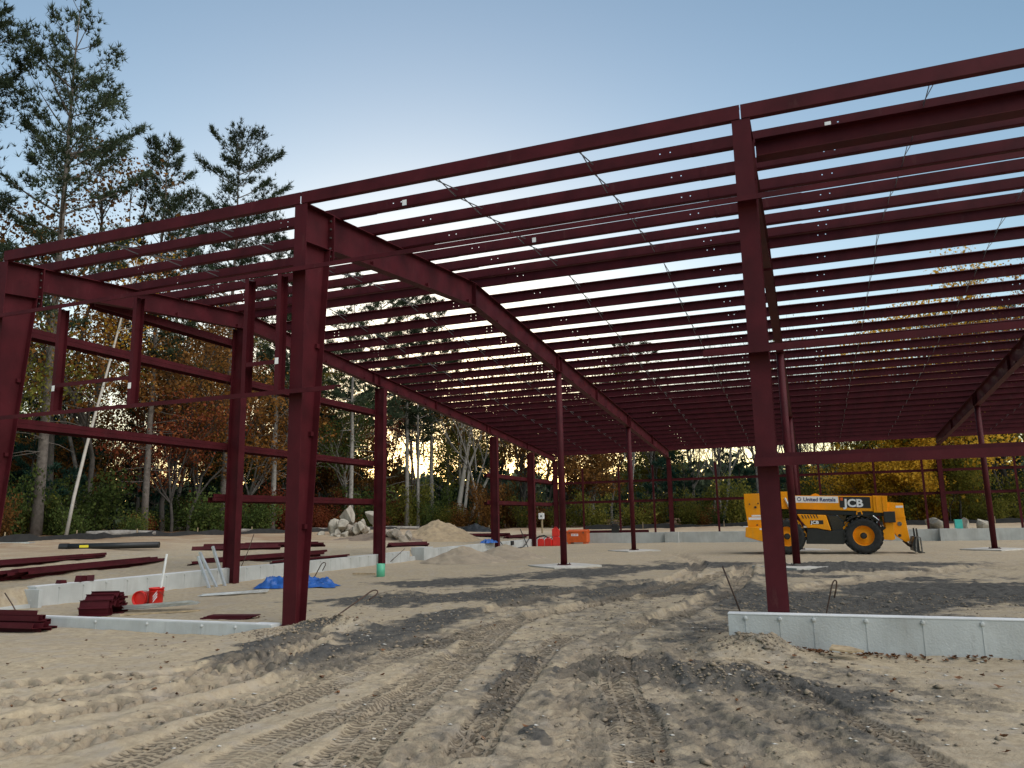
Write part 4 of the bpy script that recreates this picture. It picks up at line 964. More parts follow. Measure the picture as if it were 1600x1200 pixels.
# clips on the wall top
for i, (y, s) in enumerate(((2.15, .09), (2.66, .16), (2.92, .15))):
    o = MB().prism([(-s, 0), (s, 0), (s*.8, s*.8), (-s*.7, s*.9)], 'x', -.07, .07).build('steel_clip', 'primer', None, (-7.8, y, .423), rot=(0, 0, .4*i))
    tag(o, ['smallest red steel clip on top of the side wall', 'red steel clip in the middle on top of the side wall', 'red steel clip farthest back on top of the side wall'][i], 'steel clip', 'clips on the side wall')
o = MB().box(-.09, .09, -.05, .05, 0, .07).build('steel_clip', 'primer', None, (-6.55, -.12, .056)); tag(o, 'red steel clip on the threshold wall at the left edge', 'steel clip')
o = MB().box(-.13, .13, -.02, .02, 0, .05).build('spirit_level', 'yellow_label', None, (-6.2, -.1, .056), bevel=.006); tag(o, 'small yellow tool on the threshold wall at left', 'tool')
t = thing('plate_stack', 'flat red plates lying just behind the threshold wall', 'steel plates', (-1.75, .55, 0), .1)
for i in range(3): MB().box(-.45, .45, -.12, .12, 0, .018).build('plate', 'primer', t, (.05*i, .04*i, .01+.019*i), rot=(0, 0, .06*i))

# ------------------------------------------------------------------ bucket, pipe, tarp
def bucket(name, label, loc, rot=(0, 0, 0), logo=True):
    t = thing(name, label, 'bucket', loc); t.rotation_euler = rot
    s = MB().lathe([(.0, .004), (.128, .0), (.132, .01), (.15, .34), (.158, .34), (.158, .36), (.15, .365), (.143, .36), (.125, .02), (.0, .016)], 28); s.build('shell', 'red_plastic', t, smooth=True)
    MB().lathe([(.15, .29), (.163, .292), (.163, .30), (.151, .302)], 28).build('rim', 'red_plastic', t, smooth=True)
    pts = [(.16*math.cos(a), .16*math.sin(a), .29-.12*math.sin((a+.4)/2.3*math.pi*.85)) for a in np.linspace(-.4, 1.9, 12)]
    MB().tube(pts, .004, 5).build('handle', 'steel_worn', t)
    if logo:
        pr = MB()
        for i in range(6):       # slanted stencil bars printed on the shell
            for j in range(3):
                a0 = -1.25+.10*i; z0 = .06+.055*j+.02*i; r0 = .137+.045*z0
                pr.add([(r0*math.cos(a), r0*math.sin(a), z) for a, z in ((a0, z0), (a0+.07, z0+.012), (a0+.07, z0+.045), (a0, z0+.033))], [(0, 1, 2, 3)])
        pr.build('printed_mark', 'decal_white', t)
    return t
bucket('bucket', 'upright red bucket standing on the sand with a white pipe in it', (-5.05, 2.2, 0))
bucket('bucket', 'red bucket lying on its side next to the upright bucket', (-5.42, 2.35, .135), (math.pi/2*.98, 0, .25), False)
o = MB().tube([(0, 0, 0), (.02, 0, .5), (.05, 0, 1.05)], .024, 10).build('pipe', 'white_tag', None, (-4.98, 2.2, .02), smooth=False, rot=(0, .10, 0)); tag(o, 'thin white pipe standing slanted in the upright red bucket', 'pipe')
def tarp(x, y, sx, sy, h, seed, rotz):
    n, m_ = 70, 44; u, v_ = np.meshgrid(np.linspace(-1, 1, n), np.linspace(-1, 1, m_))
    ed = sst(1.0, .55, np.abs(u)+.25*fbm(u*2, v_*2, 1, 3, seed))*sst(1.0, .5, np.abs(v_)+.25*fbm(u*2+7, v_*2, 1, 3, seed))
    ridg = 1-np.abs(fbm(u*4.5+1.2*v_, v_*3.2, 1, 5, seed+3, .65))*2.6
    z = h*ed*(.35+.65*sst(.1, .8, vnoise(u*1.9+3, v_*1.4+seed, seed)))*(.55+.45*ridg) + .02
    xx_ = u*sx*(1+.14*fbm(u*2, v_*3, 1, 2, seed+9)); yy_ = v_*sy*(1+.2*fbm(u*3, v_*2, 1, 2, seed+11))
    v = np.stack([xx_.ravel(), yy_.ravel(), z.ravel()], 1); i = (np.arange(m_-1)[:, None]*n+np.arange(n-1)[None, :]).ravel()
    me = np_mesh('tarp', v, np.stack([i, i+1, i+n+1, i+n], 1), smooth=True)
    return link('tarp', me, 'blue_tarp', None, (x, y, .0), (0, 0, rotz))
tag(tarp(-4.55, 6.45, 1.1, .4, .34, 2, .3), 'crumpled bright blue tarp on the sand behind the front column', 'tarp')
tag(tarp(-7.7, 27.0, .55, .3, .25, 5, 1.4), 'small blue tarp lying on the side wall by the sand pile', 'tarp').location.z = .42
o = MB().lathe([(.12, 0), (.13, .005), (.13, .40), (.115, .405), (.115, .05), (.0, .05)], 20).build('pipe_stub', 'green_pvc', None, (-4.4, 10.4, -.03), smooth=True); tag(o, 'short upright green pipe stub at the foot of the end wall column', 'pipe stub')
o = MB().box(-.36, .36, -.07, .07, 0, .045).build('plank', 'timber', None, (-5.2, 10.75, .02), rot=(0, .02, .35), bevel=.004); tag(o, 'short timber plank on the sand left of the green pipe stub', 'plank')
o = MB().prism([(-.2, -.09), (.05, -.12), (.22, -.03), (.1, .1), (-.1, .12)], 'z', 0, .02).build('plank', 'timber', None, (8.35, -.62, .065), rot=(.12, .1, .3)); tag(o, 'broken pale board lying below the right foundation wall', 'plank')
# reinforcing bars
def rebar(pts, label, r_=.009): 
    o = Vector(pts[0]); b = MB().tube([Vector(p)-o for p in pts], r_, 6); return tag(b.build('rebar', 'rebar', None, tuple(o), smooth=True), label, 'rebar', 'loose reinforcing bars')
def hook(base, tip, drop, label, r_=.011):
    B_, T_ = Vector(base), Vector(tip); d = (T_-B_).normalized(); s = Vector(drop)
    pts = [B_, B_.lerp(T_, .5), T_] + [T_ + d*.09*math.sin(a) + s*(1-math.cos(a))*.5 for a in (.6, 1.2, 1.8, 2.4, 3.14)] + [T_ + s - d*.16]
    return rebar(pts, label, r_)
hook((.22, .72, -.05), (.60, 1.55, .42), (.09, .03, -.06), 'hooked rusty bar slanting out of the soil right of the front column', .013)
hook((-4.78, 7.3, -.02), (-4.45, 7.3, .52), (.13, .02, -.01), 'hooked bar standing up behind the blue tarp', .013)
hook((8.15, 1.5, .0), (8.32, 1.5, .62), (.06, .02, -.02), 'hooked bar sticking up behind the right foundation wall')
rebar([(7.2, .5, 0), (7.05, .5, .5), (6.9, .5, .95)], 'straight bar leaning beside the left end of the right foundation wall', .012)
rebar([(-6.6, .3, -.05), (-6.82, .3, .18), (-7.06, .3, .40)], 'slanted bar sticking up behind the threshold wall at the left edge', .012)
rebar([(-8.1, 8.4, .3), (-8.0, 8.6, .8), (-7.95, 8.8, 1.35)], 'tall thin bar sticking up beside the middle end wall column', .012)
rebar([(-8.6, 8.9, .4), (-8.6, 8.9, 1.2)], 'upright thin bar left of the tall bar by the end wall column', .012)
rebar([(-7.7, 16.6, .0), (-7.4, 17.4, .55)], 'bar leaning on the side wall right of the end wall column', .012)
# black drain pipe
t = thing('drain_pipe', 'black plastic drain pipe with yellow label lying outside the left wall', 'pipe', (-18.6, 13.1, zt(-18.6, 13.1)+.11), .48)
MB().lathe([(.115, -1.9), (.125, -1.9), (.125, 1.9), (.115, 1.9)], 16, 'x').build('pipe', 'black_plastic', t, smooth=True)
MB().lathe([(.14, -1.95), (.14, -1.6)], 16, 'x').build('socket', 'black_plastic', t)
MB().box(-1.15, -.8, -.1285, -.1255, -.04, .06).build('label_sticker', 'yellow_label', t)
o = MB().box(-.7, .7, -.3, .3, 0, .06).build('sheet_stack', 'galv', None, (-24.4, 13.3, zt(-24.4, 13.3)+.02), rot=(0, 0, .5)); tag(o, 'pale metal sheets on the ground behind the left corner column', 'metal sheets')
# silt fences
def silt(name, pts, label, h=.34):
    t = thing(name, label, 'silt fence', (pts[0][0], pts[0][1], zt(*pts[0])))
    o_ = Vector((pts[0][0], pts[0][1], zt(*pts[0]))); sp = smooth_line(pts, 14); vv = []; ff = []
    for i, (x, y) in enumerate(sp):
        hh = h*(.8+.15*math.sin(i*.9)+random.uniform(-.3, .15)); z = zt(x, y)
        for q, (dx, zz) in enumerate(((0, -.1), (0, hh), (.03, hh), (.03, -.1))): vv.append((x+dx-o_.x, y+dx-o_.y, z+zz-o_.z))
        if i: a = (i-1)*4; ff += [(a, a+4, a+5, a+1), (a+1, a+5, a+6, a+2), (a+2, a+6, a+7, a+3), (a+3, a+7, a+4, a)]
    ff += [(0, 1, 2, 3), tuple(len(vv)-4+k for k in (3, 2, 1, 0))]
    MB().add(vv, ff).build('fabric', 'silt_fabric', t)
    for i in range(0, len(sp), 7):
        x, y = sp[i]; MB().box(-.02, .02, -.02, .02, -.1, h+.12).build('stake', 'timber', t, (x-.04-o_.x, y-o_.y, zt(x, y)-o_.z))
silt('silt_fence', [(-26.4, 6), (-26.0, 14), (-26.6, 22), (-25.4, 30), (-24.6, 38), (-22.5, 46), (-17, 49.5)], 'sagging black silt fence along the foot of the left wood')
silt('silt_fence', [(-9, 50.5), (2, 50.8), (14, 50.2), (26, 51), (38, 50.5)], 'low black silt fence behind the back wall')
o = heap('dirt_pile', -16.6, 45.5, 1.9, 1.3, .75, 9, 'dark heap under black plastic beside the white multi-stem tree', 'black_plastic')
# logs and brush at the foot of the wood
for i, (x, y, a, L, r_) in enumerate(((-27.2, 21.5, 1.2, 3.6, .2), (-26.8, 31, 1.9, 4.2, .14), (-23.5, 44.5, .6, 4.5, .16), (-26, 38, 1.4, 3.0, .12))):
    o = MB().tube([(-L/2, 0, 0), (0, .12, .05), (L/2, 0, 0)], [r_, r_*.9, r_*.7], 9).build('fallen_log', 'bark_grey', None, (x, y, zt(x, y)+r_*.8), rot=(0, 0, a), smooth=True)
    tag(o, ['thick grey log lying under the leaning birch', 'thin log lying at the foot of the left wood', 'fallen log behind the rock pile', 'short log between the rock pile and the wood'][i], 'log')

# ------------------------------------------------------------------ job box, fuel cans, boxes at the back
t = thing('job_box', 'orange steel job box standing before the back wall', 'tool box', (-5.85, 37.5, .0))
MB().box(-.66, .66, -.4, .4, .1, .72).build('body', 'orange_paint', t, bevel=.015)
MB().prism([(-.41, .722), (.41, .722), (.41, .80), (.2, .90), (-.41, .80)], 'x', -.68, .68).build('lid', 'orange_paint', t, bevel=.01)
for x in (-.5, .5): MB().box(x-.09, x+.09, -.38, .38, 0, .098).build('skid', 'orange_paint', t)
MB().box(-.35, .12, -.408, -.401, .50, .64).build('label_plate', 'decal_white', t)
for k in range(4): MB().box(-.30+.1*k, -.24+.1*k, -.4105, -.4085, .55, .60).build('print_mark', 'red_plastic', t)
for x in (-.45, .45): MB().box(x-.03, x+.03, -.425, -.402, .66, .76).build('latch', 'steel_worn', t)
def fuel_can(x, y, z, s, rz_, label):
    t = thing('fuel_can', label, 'fuel can', (x, y, z), rz_, 'red fuel cans'); t.scale = (s, s, s)
    MB().prism([(-.2, 0), (.2, 0), (.2, .34), (.1, .44), (-.14, .44), (-.2, .38)], 'y', -.12, .12).build('tank', 'red_plastic', t, bevel=.025)
    MB().tube([(-.12, 0, .44), (-.06, 0, .5), (.05, 0, .5), (.09, 0, .44)], .018, 6).build('handle', 'red_plastic', t, smooth=True)
    MB().tube([(.15, 0, .40), (.2, 0, .47), (.28, 0, .52)], .022, 7).build('spout', 'black_plastic', t, smooth=True)
for q in ((-7.15, 33.9, .0, 1.0, .1, 'red fuel can standing at the left of the three on the ground'), (-6.7, 34.0, 0, 1.05, -.1, 'red fuel can standing in the middle of the three'), (-6.25, 34.2, 0, 1.25, .2, 'larger red fuel can standing at the right of the three'), (-6.3, 34.22, .56, 1.1, .15, 'red fuel can stacked on top of the right-hand can')): fuel_can(*q)
o = MB().tube([(0, 0, 0), (.2, 0, .12), (.5, .1, .16), (.8, 0, .02)], .05, 7).build('black_bag', 'black_plastic', None, (-7.7, 34.6, .44), smooth=True); tag(o, 'black hose coil end lying on the side wall by the fuel cans', 'hose')
pts = [(-7.6, 28.4, .45), (-7.55, 28.9, .1), (-7.4, 29.8, .03), (-7.35, 31.2, .05), (-7.5, 32.2, .2), (-7.62, 33.0, .45)]
o = MB().tube([tuple(np.array(p)-np.array(pts[0])) for p in smooth_line(pts, 5)] if False else [Vector(p)-Vector(pts[0]) for p in pts], .025, 6).build('cable', 'black_plastic', None, pts[0], smooth=True); tag(o, 'black cable looping down the side wall near the fuel cans', 'cable')
o = MB().box(-.13, .13, -.06, .06, -.12, .12).build('outlet_box', 'black_plastic', None, (-7.6, 30.2, .32), rot=(0, 0, 1.57), bevel=.01); tag(o, 'black box hung on the side wall above the cable', 'outlet box')
t = thing('meter_box', 'white electrical box on a post behind the back left corner', 'electrical box', (-9.8, 42, zt(-9.8, 42)))
MB().box(-.05, .05, -.05, .05, -.2, 1.5).build('post', 'timber', t); MB().box(-.2, .2, -.16, -.052, 1.0, 1.42).build('box', 'white_tag', t, bevel=.015); MB().box(-.05, .05, -.175, -.162, 1.16, 1.26).build('lock', 'machine_black', t)
t = thing('site_radio', 'black box with handle standing on the back wall', 'radio', (-3.66, 38.6, .642))
MB().box(-.24, .24, -.1, .1, 0, .36).build('case', 'machine_black', t, bevel=.03); MB().box(-.2, .2, -.09, .09, .362, .56).build('upper_case', 'machine_black', t, bevel=.03)
MB().tube([(-.2, 0, .55), (-.2, 0, .68), (.2, 0, .68), (.2, 0, .55)], .018, 6).build('handle', 'machine_black', t)
o = MB().box(-.19, .19, -.13, .13, 0, .5).build('teal_box', 'teal_plastic', None, (15.85, 38.62, .642), bevel=.012); tag(o, 'small upright teal box on the back wall at right', 'box')
for x, y, L in ((-6.9, 34.9, 1.2),): 
    o = MB().box(-.02, .02, -.02, .02, 0, L).build('timber_stake', 'machine_black', None, (-7.45, 32.4, -.02), rot=(0, -.45, .9)); tag(o, 'dark rod leaning on the side wall left of the fuel cans', 'rod')

# ------------------------------------------------------------------ fallen leaves and clods (uncountable)
rl = np.random.RandomState(31)
P = np.stack([rl.uniform(-4, 11, 900), rl.uniform(-6.6, 1.0, 900)], 1)
P2 = np.stack([np.concatenate([rl.normal(c, .16, 24) for c in (8.1, 8.6, 9.15, 9.7, 10.5)]), -.27-np.abs(rl.normal(0, .10, 120))], 1)
P = np.concatenate([P[rl.rand(900) < .13], P2]); gz, gs, _ = ground_z(P[:, 0].copy(), P[:, 1].copy())
rv = []; rfc = []
for (x, y), z in zip(P, gz):
    s = rl.uniform(.018, .045); a = rl.uniform(0, 6.28); o = len(rv); k = 7
    rv.append((x, y, z+.012))
    for q in range(k):
        an = a+6.28*q/k; r_ = s*(1.0 if q % 2 else .5); rv.append((x+r_*math.cos(an), y+r_*math.sin(an), z+.012+rl.uniform(0, .028)))
    rfc += [(o, o+1+q, o+1+(q+1) % k) for q in range(k)]
tag(link('fallen_leaves', np_mesh('fallen_leaves', np.array(rv), np.array(rfc)), 'leaf_litter'), 'brown fallen leaves scattered on the sand', 'leaves', kind='stuff')
N_ = 26000
X = rl.uniform(-1.5, 12, N_); Y = rl.uniform(-6.5, 7, N_); gz, gs, gt = ground_z(X.copy(), Y.copy())
keep = rl.rand(N_) < (.08 + .7*np.clip(gs, 0, 1)**1.3 + .35*gt[0]); X, Y, gz, gs = X[keep], Y[keep], gz[keep], gs[keep]
for (mx, my, rx, ry, h) in MOUND[:4]:
    k = 500; a = rl.normal(0, .6, (k, 2)); x_ = mx+a[:, 0]*rx; y_ = my+a[:, 1]*ry; X = np.concatenate([X, x_]); Y = np.concatenate([Y, y_]); z_, s_, _ = ground_z(x_.copy(), y_.copy()); gz = np.concatenate([gz, z_]); gs = np.concatenate([gs, np.full(k, .8)])
oc = np.array([(1, 0, 0), (-1, 0, 0), (0, 1, 0), (0, -1, 0), (0, 0, 1), (0, 0, -1)], float); of = np.array([(0, 2, 4), (2, 1, 4), (1, 3, 4), (3, 0, 4), (2, 0, 5), (1, 2, 5), (3, 1, 5), (0, 3, 5)])
m_ = len(X); sz = np.clip(rl.lognormal(-4.45, .5, m_), .005, .05)
cv = (oc[None]*sz[:, None, None]*rl.uniform(.6, 1.4, (m_, 6, 3))*np.array([1.2, 1, .6])); an = rl.uniform(0, 6.28, m_); ca, sa = np.cos(an)[:, None], np.sin(an)[:, None]
cx_ = cv[:, :, 0]*ca-cv[:, :, 1]*sa; cy_ = cv[:, :, 0]*sa+cv[:, :, 1]*ca
cvv = np.stack([cx_+X[:, None], cy_+Y[:, None], cv[:, :, 2]+(gz+sz*.2)[:, None]], 2).reshape(-1, 3); cf = (of[None]+6*np.arange(m_)[:, None, None]).reshape(-1, 3)
mat('clod', (.13, .105, .08), .95, 0, .3, 3, .4, 60, col2=(.30, .235, .16))
tag(link('soil_clods', np_mesh('soil_clods', cvv, cf, smooth=True), 'clod'), 'small crumbs of dark soil on the churned ground', 'soil', kind='stuff')
# pale chips
X = rl.uniform(1, 11, 260); Y = rl.uniform(-6, 3, 260); gz, gs, _ = ground_z(X.copy(), Y.copy()); m_ = 260
sz = rl.uniform(.006, .022, m_); cv = oc[None]*sz[:, None, None]*rl.uniform(.5, 1.6, (m_, 6, 3))*np.array([1.5, 1, .4])
tag(link('stone_chips', np_mesh('stone_chips', (cv+np.stack([X, Y, gz+.006], 1)[:, None]).reshape(-1, 3), (of[None]+6*np.arange(m_)[:, None, None]).reshape(-1, 3)), 'pad'), 'pale stone chips on the sand', 'stone chips', kind='stuff')

# ------------------------------------------------------------------ telehandler (forward = +x, near side = -y)
TH = thing('telehandler', 'yellow telehandler with lowered boom parked behind the front column', 'telehandler', (8.62, 24.25, 0))
def tp(name, mb, m, parent=None, **k): return mb.build(name, m, parent or TH, **k)
def wheel(x, y, s):
    w_ = tp('wheel', MB().lathe([(.0, -.10), (.16, -.10), (.17, -.02), (.36, .02), (.385, -.12), (.40, -.12), (.40, .12), (.36, .12), (.3, .1), (.0, .1)], 32, 'y'), 'machine_yellow', loc=(x, y, .725), smooth=False)
    if s > 0: w_.rotation_euler[2] = math.pi
    tp('tyre', MB().lathe([(.40, -.17), (.56, -.215), (.66, -.20), (.685, -.15), (.685, .15), (.66, .20), (.56, .215), (.40, .17)], 36, 'y', cap=False), 'tyre', w_, smooth=True)
    lug = MB()
    for k in range(22):
        for sd in (-1, 1):
            a = 2*math.pi*(k+(.5 if sd > 0 else 0))/22; da = .16
            for r0, r1 in ((.665, .728),):
                P = []
                for rr_ in (r0, r1):
                    for (t_, yy_) in ((a-.05, .0), (a+.05, .0), (a+da+.05, sd*.205), (a+da-.05, sd*.205)): P.append((rr_*math.cos(t_), yy_, rr_*math.sin(t_)))
                lug.hexa(P)
    tp('tread', lug, 'tyre', w_)
    tp('hub', MB().lathe([(.0, -.17), (.09, -.165), (.12, -.13), (.13, -.10)], 12, 'y'), 'machine_black', w_)
for x in (-1.43, 1.45):
    for y, s in ((-.93, -1), (.93, 1)): wheel(x, y, s)
    tp('axle', MB().box(x-.11, x+.11, -.72, .72, .6, .84), 'machine_black', bevel=.02)
tp('chassis', MB().prism([(-2.6, .55), (2.35, .55), (2.45, .8), (2.3, 1.05), (-2.6, 1.05)], 'y', -.45, .45), 'machine_black', bevel=.02)
# rear counterweight and boom tower
rt = tp('rear_tower', MB().prism([(-3.02, .68), (-2.3, .52), (-1.95, .52), (-2.0, 1.3), (-2.05, 2.2), (-2.1, 2.52), (-3.06, 2.52), (-3.06, 2.0), (-2.98, 1.2), (-3.05, .85)], 'y', -.62, -.12), 'machine_yellow', bevel=.015)
rt2 = tp('rear_tower', MB().prism([(-3.02, .68), (-2.3, .52), (-1.95, .52), (-2.0, 1.3), (-2.05, 2.2), (-2.1, 2.52), (-3.06, 2.52), (-3.06, 2.0), (-2.98, 1.2), (-3.05, .85)], 'y', .22, .62), 'machine_yellow', bevel=.015)
tp('counterweight', MB().prism([(-3.1, .72), (-2.35, .50), (-1.98, .50), (-1.98, 1.12), (-3.05, 1.12)], 'y', -.95, -.622), 'machine_yellow', bevel=.03)
tp('counterweight', MB().prism([(-3.1, .72), (-2.35, .50), (-1.98, .50), (-1.98, 1.12), (-3.05, 1.12)], 'y', .622, .95), 'machine_yellow', bevel=.03)
for x, z, r_ in ((-2.62, 1.94, .05), (-2.85, 2.08, .03), (-2.5, 2.1, .03), (-2.6, 1.2, .03)): tp('pin', MB().lathe([(r_, -.64), (r_, -.60)], 12, 'y', (x, 0, z)), 'machine_black', rt)
tp('decal', MB().box(-2.93, -2.3, -.626, -.621, 1.42, 1.52), 'decal_white', rt); tp('decal', MB().box(-2.8, -2.4, -.6265, -.6215, 1.55, 1.62), 'decal_white', rt); tp('decal', MB().box(-2.5, -2.2, -.956, -.951, 1.0, 1.07), 'decal_white', rt)
tp('tail_light', MB().box(-3.16, -2.98, -.8, -.6, 1.125, 1.16), 'decal_white', rt)
# boom
bo = tp('boom', MB().prism([(-2.7, 1.92), (2.18, 1.66), (2.22, 2.28), (-2.66, 2.46)], 'y', -.30, .20), 'machine_yellow', bevel=.02)
bi = tp('boom_underside', MB().prism([(-1.3, 1.66), (2.3, 1.48), (2.35, 1.64), (-1.3, 1.83)], 'y', -.25, .15), 'machine_black', bevel=.01)
tp('boom_collar', MB().prism([(1.95, 1.63), (2.45, 1.60), (2.5, 2.28), (1.97, 2.31)], 'y', -.35, .25), 'machine_yellow', bevel=.015)
for x in (2.08, 2.32): tp('collar_rib', MB().box(x-.02, x+.02, -.37, -.351, 1.66, 2.26), 'machine_yellow', bo)
tp('boom_top_bracket', MB().prism([(-.45, 2.35), (.0, 2.33), (-.08, 2.42), (-.2, 2.47), (-.32, 2.43)], 'y', -.1, .05), 'machine_yellow', bo)
# white renter panel and maker's plate on the near face of the boom (slightly tilted with the boom)
sl_ = math.atan2(-.18, 4.9)
tp('name_panel', MB().prism([(-1.02, 2.10), (.66, 2.045), (.66, 2.31), (-1.02, 2.375)], 'y', -.306, -.3015), 'decal_white', bo)
tp('maker_plate', MB().prism([(.70, 1.86), (1.86, 1.80), (1.86, 2.255), (.70, 2.30)], 'y', -.307, -.3015), 'decal_black', bo)
def letters(body, size, x, z, y, m, parent, off_=0, xs=1, ang=sl_):
    me = text_mesh(body, size, .002, off_, xs); me.materials.append(MATS[m]); o = bpy.data.objects.new('lettering', me); COL.objects.link(o); o.parent = parent
    o.location = (x, y, z); o.rotation_euler = (math.pi/2, -ang, 0); return o
letters('United Rentals', .215, -.70, 2.155, -.310, 'decal_blue', bo, .006, .98)
lg = MB()
for r0, r1, a0, a1 in ((.055, .085, .6, 3.6), (.055, .085, 3.8, 6.7)):
    n = 14
    for k in range(n-1):
        t0, t1 = a0+(a1-a0)*k/(n-1), a0+(a1-a0)*(k+1)/(n-1); lg.add([(r_*math.cos(t), -.3095, r_*math.sin(t)) for r_, t in ((r0, t0), (r1, t0), (r1, t1), (r0, t1))], [(0, 1, 2, 3)])
tp('emblem', lg, 'decal_blue', bo, loc=(-.86, 0, 2.24))
letters('JCB', .43, .87, 1.895, -.311, 'decal_white', bo, .016, 1.08)
tp('maker_mark', MB().box(.74, .84, -.3115, -.3075, 2.14, 2.26), 'orange_paint', bo)
# lift ram behind the front steel column
tp('lift_ram', MB().tube([(-1.42, -.36, 2.3), (-1.2, -.4, 1.75)], .05, 10), 'galv'); tp('lift_ram', MB().tube([(-1.2, -.4, 1.75), (-.98, -.45, 1.2)], .075, 10), 'machine_black')
tp('ram_bracket', MB().prism([(-1.75, 1.86), (-1.05, 1.84), (-1.12, 2.56), (-1.7, 2.58)], 'y', -.345, -.302), 'machine_yellow', bevel=.01)
# engine pod on the near side
pod = tp('engine_cover', MB().prism([(-.98, 1.62), (.12, 1.56), (.27, .94), (-.02, .99), (-.25, 1.05), (-.62, 1.06), (-.86, 1.38)], 'y', -1.08, -.5), 'machine_yellow', bevel=.03)
for k in range(6): tp('vent_slot', MB().prism([(-.82+.11*k, 1.58), (-.78+.11*k, 1.58), (-.72+.11*k, 1.44), (-.76+.11*k, 1.44)], 'y', -1.086, -1.075), 'machine_black', pod)
tp('maker_plate', MB().box(-.50, -.0, -1.085, -1.0805, 1.20, 1.36), 'decal_black', pod)
letters('JCB', .17, -.47, 1.222, -1.088, 'decal_white', pod, .006, 1.15, .0)
tp('lower_body', MB().prism([(-.72, .42), (.72, .40), (.80, .62), (.80, 1.0), (.30, .92), (-.02, .96), (-.25, 1.03), (-.64, 1.03)], 'y', -1.05, -.5), 'machine_black', bevel=.03)
tp('side_tank', MB().prism([(.14, 1.56), (.55, 1.56), (.78, 1.28), (.84, 1.0), (.82, .5), (.28, .5), (.30, .95)], 'y', -1.0, -.46), 'cab_glass', bevel=.04)
tp('rear_arch', MB().prism([(-1.78, 1.42), (-1.02, 1.42), (-.9, 1.30), (-.62, .70), (-.78, .70), (-1.0, 1.2), (-1.35, 1.42), (-1.78, 1.34)], 'y', -1.0, -.5), 'machine_yellow', bevel=.01)
tp('front_arch', MB().prism([(.82, 1.28), (1.05, 1.25), (.92, 1.05), (.84, .68), (.70, .68), (.72, 1.05)], 'y', -1.02, -.5), 'machine_yellow', bevel=.015)
for s in (-1, 1):
    fd = MB()
    for a0, a1 in zip(np.linspace(.35, 2.65, 12)[:-1], np.linspace(.35, 2.65, 12)[1:]):
        fd.hexa([(.79*math.cos(a0), -.24, .79*math.sin(a0)), (.79*math.cos(a1), -.24, .79*math.sin(a1)), (.79*math.cos(a1), .24, .79*math.sin(a1)), (.79*math.cos(a0), .24, .79*math.sin(a0)),
                 (.815*math.cos(a0), -.24, .815*math.sin(a0)), (.815*math.cos(a1), -.24, .815*math.sin(a1)), (.815*math.cos(a1), .24, .815*math.sin(a1)), (.815*math.cos(a0), .24, .815*math.sin(a0))])
    tp('mudguard', fd, 'machine_black', loc=(1.45, s*.93, .725))
tp('lifting_eye', MB().tube([(1.28, -.75, 1.56), (1.3, -.75, 1.68), (1.46, -.75, 1.68), (1.48, -.75, 1.56)], .03, 6), 'machine_yellow')
# cab on the far side
cb = tp('cab', MB().prism([(-.55, .8), (.85, .8), (.95, 1.5), (.75, 2.32), (-.35, 2.36), (-.6, 1.6)], 'y', .28, 1.1), 'cab_glass', bevel=.03)
tp('cab_roof', MB().prism([(-.45, 2.362), (.80, 2.325), (.78, 2.40), (-.42, 2.43)], 'y', .26, 1.12), 'machine_black', cb)
for x0, x1 in ((-.6, -.36), (.84, .76)): tp('cab_pillar', MB().tube([(x0, .28, 1.5), (x1, .27, 2.36)], .035, 6), 'machine_black', cb)
# front: headlamp box, support frame, gooseneck head, carriage
tp('front_frame', MB().prism([(2.2, .55), (2.5, .52), (2.62, .56), (2.62, 1.25), (2.5, 1.62), (2.28, 1.62), (2.32, 1.0), (2.2, .9)], 'y', -.5, -.32), 'machine_yellow', bevel=.012)
tp('front_frame', MB().prism([(2.2, .55), (2.5, .52), (2.62, .56), (2.62, 1.25), (2.5, 1.62), (2.28, 1.62), (2.32, 1.0), (2.2, .9)], 'y', .30, .48), 'machine_yellow', bevel=.012)
tp('lamp_box', MB().box(2.28, 2.70, -.62, -.42, 1.22, 1.66), 'machine_black', bevel=.02)
gn = tp('boom_head', MB().prism([(2.42, 2.04), (3.06, 1.98), (3.08, 1.45), (3.18, .48), (3.02, .44), (2.72, .66), (2.62, .86), (2.6, 1.6), (2.42, 1.66)], 'y', -.22, .12), 'machine_yellow', bevel=.015)
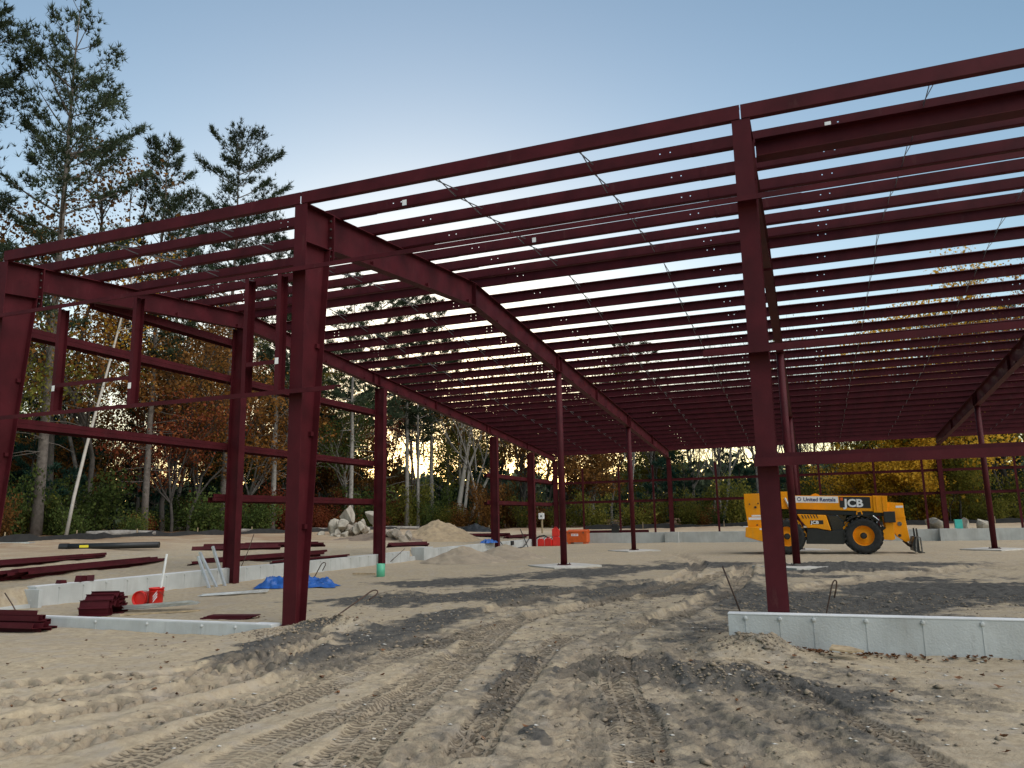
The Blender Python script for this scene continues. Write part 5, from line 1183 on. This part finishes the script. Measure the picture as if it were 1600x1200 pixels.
tp('head_ledge', MB().box(2.72, 3.10, -.235, .13, 1.40, 1.45), 'machine_yellow', gn)
tp('pin', MB().lathe([(.085, -.24), (.085, -.215)], 16, 'y', (2.86, 0, 1.16)), 'steel_worn', gn); tp('pin', MB().lathe([(.06, -.235), (.06, -.215)], 12, 'y', (2.82, 0, .70)), 'machine_black', gn)
tp('decal', MB().box(2.78, 3.05, -.226, -.2205, 1.80, 1.88), 'decal_white', gn)
tp('tilt_link', MB().tube([(2.95, -.05, .5), (3.12, -.05, .32), (3.25, -.05, .25)], .055, 8), 'rebar')
ca_ = tp('fork_carriage', MB().prism([(3.2, .40), (3.3, .65), (3.38, .66), (3.38, .06), (3.24, .10)], 'y', -.65, .6), 'machine_black', bevel=.01)
for y in (-.55, .35): tp('fork', MB().prism([(3.385, .02), (3.62, .02), (3.62, .05), (3.45, .06), (3.45, .66), (3.43, .98), (3.385, .98)], 'y', y, y+.12), 'machine_black', ca_)
tp('fork_guard', MB().tube([(3.30, -.66, .05), (3.33, -.66, .5), (3.40, -.66, .68), (3.50, -.66, .62), (3.52, -.66, .05)], .03, 8), 'steel_worn', ca_)
tp('hydraulic_hose', MB().tube([(1.9, -.4, 1.5), (2.1, -.42, 1.32), (2.0, -.42, 1.22), (1.75, -.42, 1.2)], .025, 6), 'galv')

# tell look-alikes apart by their order from left to right
def ordinal(n): return '%d%s' % (n, 'th' if 10 <= n % 100 <= 20 else {1: 'st', 2: 'nd', 3: 'rd'}.get(n % 10, 'th'))
by = {}
for o in list(COL.objects):
    if o.parent is None and 'group' in o and o.get('category') in ('tree', 'shrub', 'boulder'): by.setdefault(o['label'], []).append(o)
for lb, os_ in by.items():
    if len(os_) > 1:
        for i, o in enumerate(sorted(os_, key=lambda q: project(q.location.x, q.location.y, 2)[0])): o['label'] = lb.replace('in the wood left of the steel frame', 'in the left wood').replace('in the wood behind the back wall', 'behind the back wall').replace('at the edge of the wood behind the back wall', 'behind the back wall') + ', ' + ordinal(i+1) + ' from the left'
